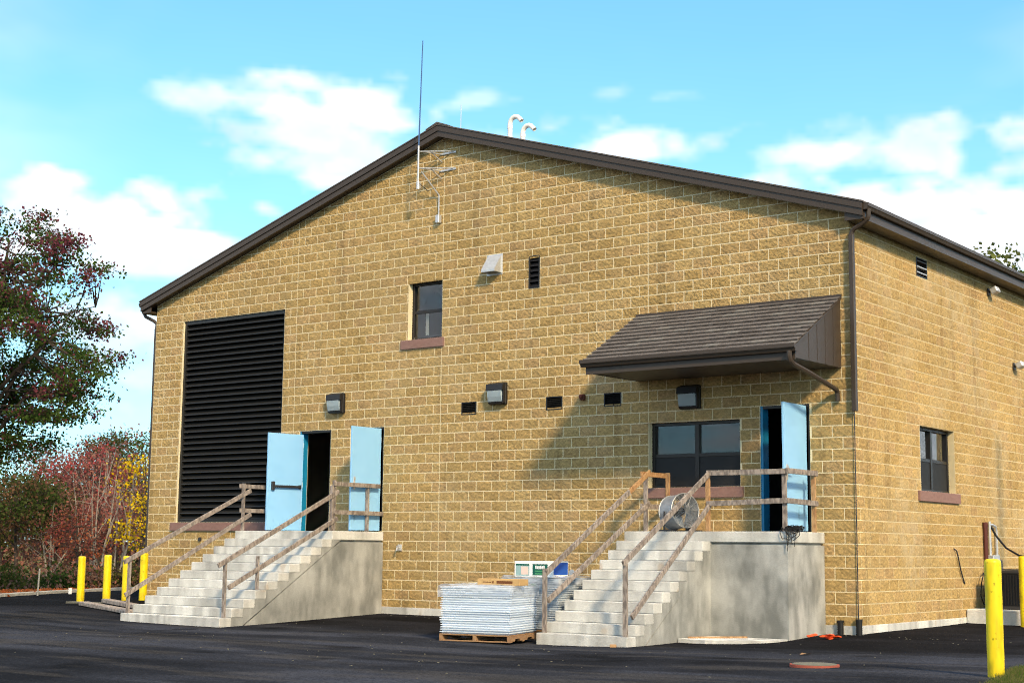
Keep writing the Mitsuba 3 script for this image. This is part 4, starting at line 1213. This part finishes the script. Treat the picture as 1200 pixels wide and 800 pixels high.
def tree(key, base, cz, rad, trunk_r, palette, seed, label, category, n_limb=9, n_clu=70, per=30, size=.13, spread=.5, lean=(0, 0), group=None, bark='bark', flat=.6, shell=.45, color_fn=None, stems=1, twigs=True, cut=None):
    """Tapered trunk and limbs; leaf clusters at the ends of branches that leave the limbs. cz: height of the crown's centre, rad: its radii."""
    k = thing(key, label, category, group)
    r = np.random.default_rng(seed)
    base = np.array([base[0], base[1], g1(base[0], base[1]) - .1])
    if size > .15 and key != 'ash_tree':
        size, per = size * .72, int(per * 1.7)
    rad = np.array(rad, float)
    c = base + np.array([lean[0], lean[1], cz])
    wood = []
    limb_pts = []
    for s in range(stems):
        b0 = base + (np.array([r.normal(), r.normal(), 0]) * .35 if stems > 1 else 0)
        topp = c + np.array([r.normal() * .15 * rad[0], r.normal() * .15 * rad[1], rad[2] * .75])
        if stems > 1:
            topp[:2] += r.normal(size=2) * rad[:2] * .35
        tp = wiggle(b0, topp, r, 9, .12)
        wood.append(tube(tp, np.linspace(trunk_r, trunk_r * .15, 9), 7))
        for i in range(n_limb):
            t = r.uniform(.30, .92)
            o = tp[0] + (tp[-1] - tp[0]) * t
            j = min(int(t * 8), 7)
            o = tp[j] + (tp[j + 1] - tp[j]) * (t * 8 - j)
            d = r.normal(size=3)
            d[2] = abs(d[2]) * .6
            d /= np.linalg.norm(d)
            e = c + d * rad * r.uniform(.6, .95)
            if e[2] < o[2] - .2 * rad[2]:
                e[2] = o[2] + .05 * rad[2]
            lp = wiggle(o, e, r, 7, .16, .06)
            wood.append(tube(lp, np.linspace(trunk_r * .42 * (1.1 - t * .6), trunk_r * .06, 7), 5))
            limb_pts.append(lp)
    L = np.concatenate(limb_pts)
    cl = []
    while len(cl) < n_clu:
        d = r.normal(size=3)
        d /= np.linalg.norm(d)
        rr_ = (shell + (1 - shell) * r.random()) ** .7
        q = c + d * rad * rr_
        nz = meshkit.noise((q * .8 / np.mean(rad) * 3)[None], seed)[0]
        if nz < (.36 if n_clu < 500 else .42):
            continue
        if cut is not None and cut(q):
            continue
        cl.append(q)
    cl = np.array(cl)
    if twigs:
        for q in cl:
            o = L[np.argmin(((L - q) ** 2).sum(1) + 3 * np.maximum(L[:, 2] - q[2], 0))]
            wood.append(tube(wiggle(o, q, r, 4, .15), np.linspace(trunk_r * .10 + .006, .005, 4), 4, cap=False))
    add(k + '__trunk', cat(wood), bark, 40)
    if per:
        w = None if color_fn is None else color_fn((cl - c) / rad, r)
        m, col = leaves(cl, spread, per, size, palette, seed + 1, flat, w)
        add(k + '__crown', m, 'leaf', False, color=col)
    return k


GREEN = [(.055, .095, .022), (.078, .120, .028), (.040, .070, .018)]
MAROON = [(.15, .042, .058), (.18, .058, .066), (.11, .055, .050)]
REDS = [(.38, .075, .075), (.32, .085, .08), (.24, .085, .075)]
YEL = [(.62, .42, .01), (.72, .50, .012), (.50, .38, .02)]
RUST = [(.30, .13, .085), (.24, .12, .09), (.20, .12, .09)]
OLIVE = [(.07, .075, .02), (.10, .09, .03), (.05, .06, .018)]
MIX = GREEN + MAROON
# the big maple at the left edge: green inside, turning maroon at the top and on its right flank


def maple_colors(u, r):
    s = .55 * u[:, 2] + .75 * (u[:, 0] * .85 + u[:, 1] * .53) + r.normal(size=len(u)) * .35
    red = s > .74
    return np.where(red, r.integers(3, 6, size=len(u)), r.integers(0, 3, size=len(u)))


tree('maple_tree', (-32.7, 3.3), 8.6, (5.3, 5.3, 4.4), .24, MIX, 21, 'large maple turning from green to maroon at the left edge of the photo', 'tree', n_limb=26, n_clu=640, per=105, size=.105, spread=.30, flat=.42, shell=.25, color_fn=maple_colors)

# trees of the wood behind the yard: (key, x, y, crown centre, radii, palette, label, options)
FT = [
    ('oak_tree', -53.5, 20.0, 5.0, (2.6, 2.6, 1.7), [(.05, .075, .02), (.075, .09, .03), (.16, .09, .05)], 'dark green leafy tree under the branches of the maple at the far left', dict(n_clu=90, per=40, size=.22, spread=.55)),
    ('red_maple', -60.5, 29.5, 6.2, (3.0, 3.0, 3.0), REDS, 'bright red tree at the skyline right of the big maple', dict(n_clu=80, per=24, size=.22, spread=.5)),
    ('red_maple', -51.0, 23.2, 3.9, (1.7, 1.7, 1.7), [(.36, .12, .10), (.30, .10, .08), (.22, .09, .07)], 'small salmon-red tree in the middle of the wood', dict(n_clu=45, per=26, size=.2, spread=.4)),
    ('birch_tree', -57.5, 27.8, 6.4, (2.6, 2.6, 3.2), RUST, 'half-bare tree with pale trunks left of the yellow tree', dict(n_clu=60, per=9, size=.18, spread=.5, stems=3, tr=.07, n_limb=4, twigs=False, bark='pale_bark')),
    ('birch_tree', -51.5, 23.9, 4.0, (2.0, 2.0, 2.6), RUST, 'bare pale-trunked tree just behind the left bollard', dict(n_clu=40, per=6, size=.16, spread=.4, stems=3, tr=.07, n_limb=4, twigs=False, bark='pale_bark')),
    ('birch_tree', -52.6, 21.2, 3.2, (2.2, 2.2, 2.4), RUST, 'bare pale brushy tree at the far left edge of the wood', dict(n_clu=60, per=5, size=.16, spread=.5, stems=4, tr=.06, n_limb=4, twigs=False, bark='pale_bark')),
    ('beech_tree', -63.0, 34.2, 7.0, (4.6, 4.6, 3.4), [(.24, .095, .085), (.21, .10, .085), (.26, .14, .10)], 'broad maroon tree behind the yellow tree', dict(n_clu=120, per=26, size=.22, spread=.6)),
    ('beech_tree', -59.5, 33.8, 4.6, (3.4, 3.4, 3.0), RUST, 'rust-brown tree against the left corner of the building', dict(n_clu=90, per=22, size=.2, spread=.55)),
    ('beech_tree', -55.0, 23.5, 4.0, (2.6, 2.6, 2.2), RUST, 'rust-brown tree left of the salmon-red tree', dict(n_clu=80, per=20, size=.2, spread=.5)),
    ('pine_tree', -72.0, 42.5, 8.6, (3.2, 3.2, 3.2), GREEN, 'dark green tree at the skyline nearest the building', dict(n_clu=80, per=40, size=.22, spread=.45)),
    ('pine_tree', -70.0, 38.5, 8.3, (2.6, 2.6, 3.0), OLIVE, 'olive green tree at the skyline behind the maroon tree', dict(n_clu=70, per=36, size=.22, spread=.45)),
    ('aspen_tree', -45.0, 21.0, 4.4, (1.5, 1.5, 2.6), YEL, 'slender bright yellow tree right of the pale trunks', dict(n_clu=56, per=20, size=.17, spread=.30, n_limb=8)),
    ('aspen_tree', -41.5, 20.2, 2.9, (1.3, 1.3, 1.9), YEL, 'bushy yellow tree beside the left corner of the building', dict(n_clu=70, per=30, size=.16, spread=.30)),
    ('oak_tree', -63.5, 26.0, 5.4, (3.2, 3.2, 3.0), OLIVE, 'olive tree deep in the wood behind the big maple', dict(n_clu=90, per=30, size=.22, spread=.55)),
    ('red_maple', -47.8, 19.6, 2.9, (1.6, 1.6, 1.5), [(.22, .06, .05), (.30, .10, .05), (.16, .06, .05)], 'low red sapling behind the pale stake', dict(n_clu=40, per=18, size=.17, spread=.35)),
    ('birch_tree', -48.9, 20.6, 4.2, (1.1, 1.1, 2.2), RUST, 'slim pale-trunked bare tree farthest left in the wood', dict(n_clu=26, per=5, size=.14, spread=.3, stems=2, tr=.062, n_limb=3, twigs=False, bark='pale_bark')),
    ('birch_tree', -47.5, 20.9, 4.6, (1.1, 1.1, 2.2), RUST, 'slim pale-trunked bare tree behind the leftmost bollard', dict(n_clu=26, per=5, size=.14, spread=.3, stems=2, tr=.062, n_limb=3, twigs=False, bark='pale_bark')),
    ('birch_tree', -46.6, 21.6, 5.0, (1.1, 1.1, 2.2), RUST, 'slim pale-trunked bare tree between the first two bollards', dict(n_clu=26, per=5, size=.14, spread=.3, stems=2, tr=.062, n_limb=3, twigs=False, bark='pale_bark')),
    ('birch_tree', -49.5, 22.8, 4.8, (1.1, 1.1, 2.2), RUST, 'slim pale-trunked bare tree left of the leftmost bollard', dict(n_clu=26, per=5, size=.14, spread=.3, stems=2, tr=.062, n_limb=3, twigs=False, bark='pale_bark')),
    ('beech_tree', -66.0, 31.0, 6.4, (3.4, 3.4, 3.2), [(.30, .14, .11), (.26, .14, .11), (.22, .12, .11)], 'mauve-brown tree below the bright red skyline tree', dict(n_clu=90, per=22, size=.22, spread=.55)),
]
for i, (key, x, y, cz, rad, pal, lb, o) in enumerate(FT):
    opt = dict(n_limb=9)
    opt.update(o)
    tr = opt.pop('tr', .12)
    if math.hypot(x + 11, y + 25) > 60:
        cz, rad = cz * .86, (rad[0], rad[1], rad[2] * .9)
    tree(key, (x, y), cz, rad, tr, pal, 100 + 7 * i, lb, 'tree', group=None, **opt)

# bushes along the edge of the wood
BUSH = [(-44.5, 13.6, 1.3, .8, OLIVE + GREEN, 'dark olive bush at the far left of the asphalt edge'), (-44.0, 15.6, 1.3, .7, GREEN, 'dark green bush behind the pale stake'), (-43.5, 17.0, 1.4, .8, RUST, 'brown bush right of the pale stake'),
        (-42.5, 18.0, 1.5, .8, OLIVE, 'olive bush behind the leftmost bollard'), (-41.5, 18.6, 1.4, .9, OLIVE + RUST, 'olive and brown bush behind the second bollard'), (-40.0, 19.5, 1.3, .8, OLIVE + YEL[:1], 'yellowish bush behind the third bollard')]
for i, (x, y, w, h, pal, lb) in enumerate(BUSH):
    tree('bush', (x, y), h * .9, (w, w, h), .03, pal, 300 + i, lb, 'bush', n_limb=10, n_clu=60, per=30, size=.13, spread=.28, shell=.2, stems=3)

# the wood itself, a far mass behind the trees
r = np.random.default_rng(77)
cs = []
for i in range(420):
    t = r.uniform(-22, 42)
    dpt = r.uniform(0, 14)
    c = np.array([-74.0, 36.0]) + np.array([.52, .85]) * t * .9 + np.array([-.85, .52]) * dpt
    cs.append([c[0], c[1], r.uniform(-1.0, 5.2 + 1.0 * math.sin(t * .4) + 1.0 * math.sin(t * 1.1))])
m, col = leaves(np.array(cs), 1.1, 46, .42, OLIVE + RUST + RUST + [(.30, .11, .10), (.24, .12, .11), (.32, .14, .11)], 78, .8)
add('far_wood', m, 'leaf', False, color=col, kind='stuff', label='distant mixed autumn wood behind the nearer trees')
# undergrowth and fallen leaves between the yard and the wood
r = np.random.default_rng(91)
cs = []
for i in range(700):
    s, dpt = r.uniform(-20, 30), r.uniform(9, 30)
    c = np.array([-26.3, 3.0]) + ed * s - EN[:2] * dpt
    cs.append([c[0], c[1], g1(*c) + r.uniform(0, .5 + .028 * dpt * r.random() * 3)])
m, col = leaves(np.array(cs), .5, 24, .17, RUST + RUST + OLIVE, 92, .6)
add('undergrowth', m, 'leaf', False, color=col, kind='stuff', label='tangled undergrowth at the foot of the wood')
cs = []
for i in range(900):
    s, dpt = r.uniform(-16, 4.5), abs(r.normal()) * 2.2 + .25
    c = np.array([-26.3, 3.0]) + ed * s - EN[:2] * dpt
    cs.append([c[0], c[1], g1(*c) + .0])
m, col = leaves(np.array(cs), .16, 9, .13, [(.36, .09, .03), (.28, .10, .04), (.20, .09, .04)], 93, .12)
add('leaf_litter', m, 'leaf', False, color=col, kind='stuff', label='strip of orange fallen leaves along the far edge of the asphalt')

# tree behind the building, seen over the eave
tree('ash_tree', (-4.9, 21.9), 8.5, (2.7, 2.7, 2.4), .16, [(.10, .13, .035), (.14, .16, .05), (.08, .11, .03)], 55, 'green treetop showing over the side eave at the right', 'tree', n_limb=16, n_clu=130, per=36, size=.16, spread=.32)

# grass at the lower right
gp_ = Polygon([(5.85, -10.4), (5.62, -9.2), (5.40, -8.25), (5.10, -6.9), (5.5, -6.3), (6.6, -6.0), (9.5, -6.3), (10.5, -9.0), (9.0, -10.5)])
add('verge', trimesh.Trimesh(*(lambda m: (np.column_stack([m[0], gz(m[0][:, 0], m[0][:, 1]) + .006]), m[1]))(trimesh.creation.triangulate_polygon(gp_.segmentize(.5), engine='earcut')), process=False), 'turf', kind='structure', label='small grass verge at the lower right')
r = np.random.default_rng(12)
from shapely import contains_xy
px, py = r.uniform(5.0, 8.0, 60000), r.uniform(-10.2, -6.1, 60000)
ok = contains_xy(gp_, px, py) | ((contains_xy(gp_.buffer(.07), px, py)) & (r.random(60000) < .35))
px, py = px[ok], py[ok]
pz = gz(px, py)
a = r.uniform(0, 2 * np.pi, len(px))
hgt = r.uniform(.02, .075, len(px))
w = r.uniform(.003, .006, len(px))
ln = r.normal(size=(len(px), 2)) * .022
v = np.stack([np.stack([px - w * np.cos(a), py - w * np.sin(a), pz], 1), np.stack([px + w * np.cos(a), py + w * np.sin(a), pz], 1), np.stack([px + ln[:, 0], py + ln[:, 1], pz + hgt], 1)], 1).reshape(-1, 3)
col = np.repeat(np.array([(.07, .12, .02), (.12, .14, .04), (.18, .16, .07)])[r.integers(3, size=len(px))], 3, axis=0)
add('grass', trimesh.Trimesh(v, np.arange(len(v)).reshape(-1, 3), process=False), 'leaf', False, color=col, kind='stuff', label='short rough grass at the lower right corner')
